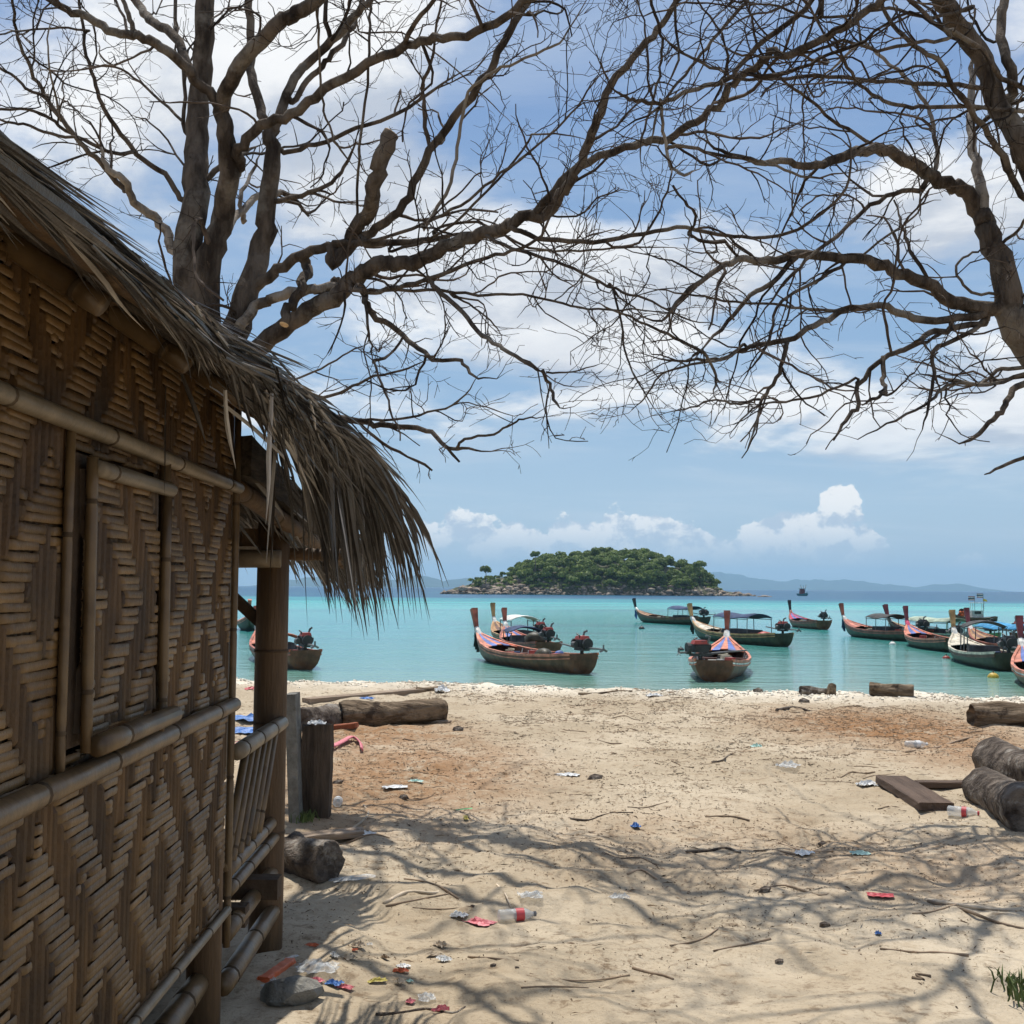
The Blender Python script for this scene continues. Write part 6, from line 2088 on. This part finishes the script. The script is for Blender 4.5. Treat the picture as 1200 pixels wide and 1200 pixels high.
    M_gr = mat('coarse_grass', (0.10, 0.135, 0.04), 0.7, 0.3, 6, island=0.3)
    mb = MB()
    R = random.Random(8)
    for i in range(120):
        x, y = R.gauss(0.03, 0.05), R.gauss(0, 0.07)
        L = R.uniform(0.03, 0.10)
        a = R.uniform(0, 6.28)
        dx, dy = math.cos(a) * 0.5, math.sin(a) * 0.5
        w = 0.004
        mb.add([(x - w, y, 0), (x + w, y, 0), (x + dx * L * 0.4 + w, y + dy * L * 0.4, L * 0.7), (x + dx * L * 0.4 - w, y + dy * L * 0.4, L * 0.7), (x + dx * L, y + dy * L, L)],
               [(0, 1, 2, 3), (3, 2, 4)])
    o = mb.build('grass_tuft', M_gr)
    o.location = (g.x, g.y, float(gz(g.x, g.y)))
    tag(o, 'small tuft of coarse green grass on the sand', 'grass')
    g = gp(352, 965)
    o2 = o.copy()
    COL.objects.link(o2)
    o2.location = (g.x, g.y, float(gz(g.x, g.y)))
    o2.scale = (0.8, 0.8, 0.8)
    tag(o2, 'sparse green weed growing at the foot of the concrete slab', 'grass')

    # uncountable bits: leaves, husks, grit; coral rubble along the berm
    r = np.random.default_rng(21)
    N = 170000
    X = r.uniform(-5, 12, N)
    Y = 2.6 + 17.2 * r.random(N) ** 0.8
    dens = 0.05 + 1.0 * np.clip((vnoise(X * 0.8, Y * 0.8, 41) * 0.4 + vnoise(X * 2.4, Y * 2.4, 42) * 0.3 + vnoise(X * 6, Y * 6, 43) * 0.3 - 0.50) * 5, 0, 1)
    for (pxx, pyy, rx, ry) in ((1045, 855, 2.2, 3.2), (470, 905, 1.8, 3.2), (1080, 1010, 2.0, 1.8), (860, 1075, 0.7, 0.6), (800, 985, 1.5, 1.2), (470, 1000, 1.0, 0.8)):
        g = gp(pxx, pyy)
        dens += 0.9 * np.exp(-(((X - g.x) / rx) ** 2 + ((Y - g.y) / ry) ** 2) * 2)
    dens *= np.where(Y < 5.2, 0.35, 1.0)
    keep = r.random(N) < dens
    X, Y = X[keep], Y[keep]
    n = len(X)
    Z = gz(X, Y)
    a = r.uniform(0, 6.283, n)
    near = np.clip(Y / 9, 0.55, 1.6)
    ln = r.uniform(0.003, 0.015, n) * np.where(r.random(n) < 0.12, 4.0, 1.0) * near
    wd = ln * r.uniform(0.05, 0.45, n)
    wd = np.minimum(wd, 0.0042 * near)
    ux, uy = np.cos(a), np.sin(a)
    t1, t2 = r.uniform(0.001, 0.008, n), r.uniform(0.001, 0.008, n)
    V = np.stack([
        np.stack([X - ux * ln, Y - uy * ln, Z + t1], 1),
        np.stack([X + uy * wd, Y - ux * wd, Z + 0.003 + t2 * 0.4], 1),
        np.stack([X + ux * ln, Y + uy * ln, Z + t2], 1),
        np.stack([X - uy * wd, Y + ux * wd, Z + 0.004 + t1], 1),
        np.stack([X, Y, Z + 0.006 + wd * 0.7], 1)], 1).reshape(-1, 3)
    b = (np.arange(n) * 5)[:, None]
    F = np.concatenate([b + [0, 1, 4], b + [1, 2, 4], b + [2, 3, 4], b + [3, 0, 4]])
    o = np_mesh('leaf_litter', V, F, M_bits, smooth=False)
    tag(o, 'fallen leaf bits and husks strewn over the sand', 'litter', kind='stuff')
    VV, FF, bb = [], [], 0
    pr = [rock_mesh(1, 200 + q, 0.7) for q in range(4)]
    for i in range(2600):
        x = r.uniform(-9, 13)
        y = float(crest(x)) + r.normal(-0.15, 0.45)
        s = r.uniform(0.007, 0.028) * (1.6 if r.random() < 0.06 else 1)
        V, F = pr[r.integers(4)]
        VV.append(V * s * r.uniform(0.6, 1.4, 3) + (x, y, float(gz(x, y)) + s * 0.3))
        FF.append(F + bb)
        bb += len(V)
    o = np_mesh('coral_rubble', np.concatenate(VV), np.concatenate(FF), M_coral, smooth=False)
    tag(o, 'bleached coral rubble along the crest of the berm', 'rubble', kind='stuff')


build_props()


# ---------------------------------------------------------------- the air over the sea
def build_haze():
    m = bpy.data.materials.new('sea_haze')
    m.use_nodes = True
    t = m.node_tree
    t.nodes.clear()
    k = NT(t)
    out = k.n('ShaderNodeOutputMaterial')
    v = k.n('ShaderNodeVolumePrincipled', {'Color': (0.42, 0.72, 1.0, 1), 'Density': 0.00011, 'Anisotropy': 0.25})
    t.links.new(v.outputs[0], out.inputs['Volume'])
    o = MB().box((0, 6600, 118), (24000, 14600, 248)).build('haze', m)
    tag(o, 'pale sea haze lying over the whole bay', 'haze', kind='stuff')


build_haze()
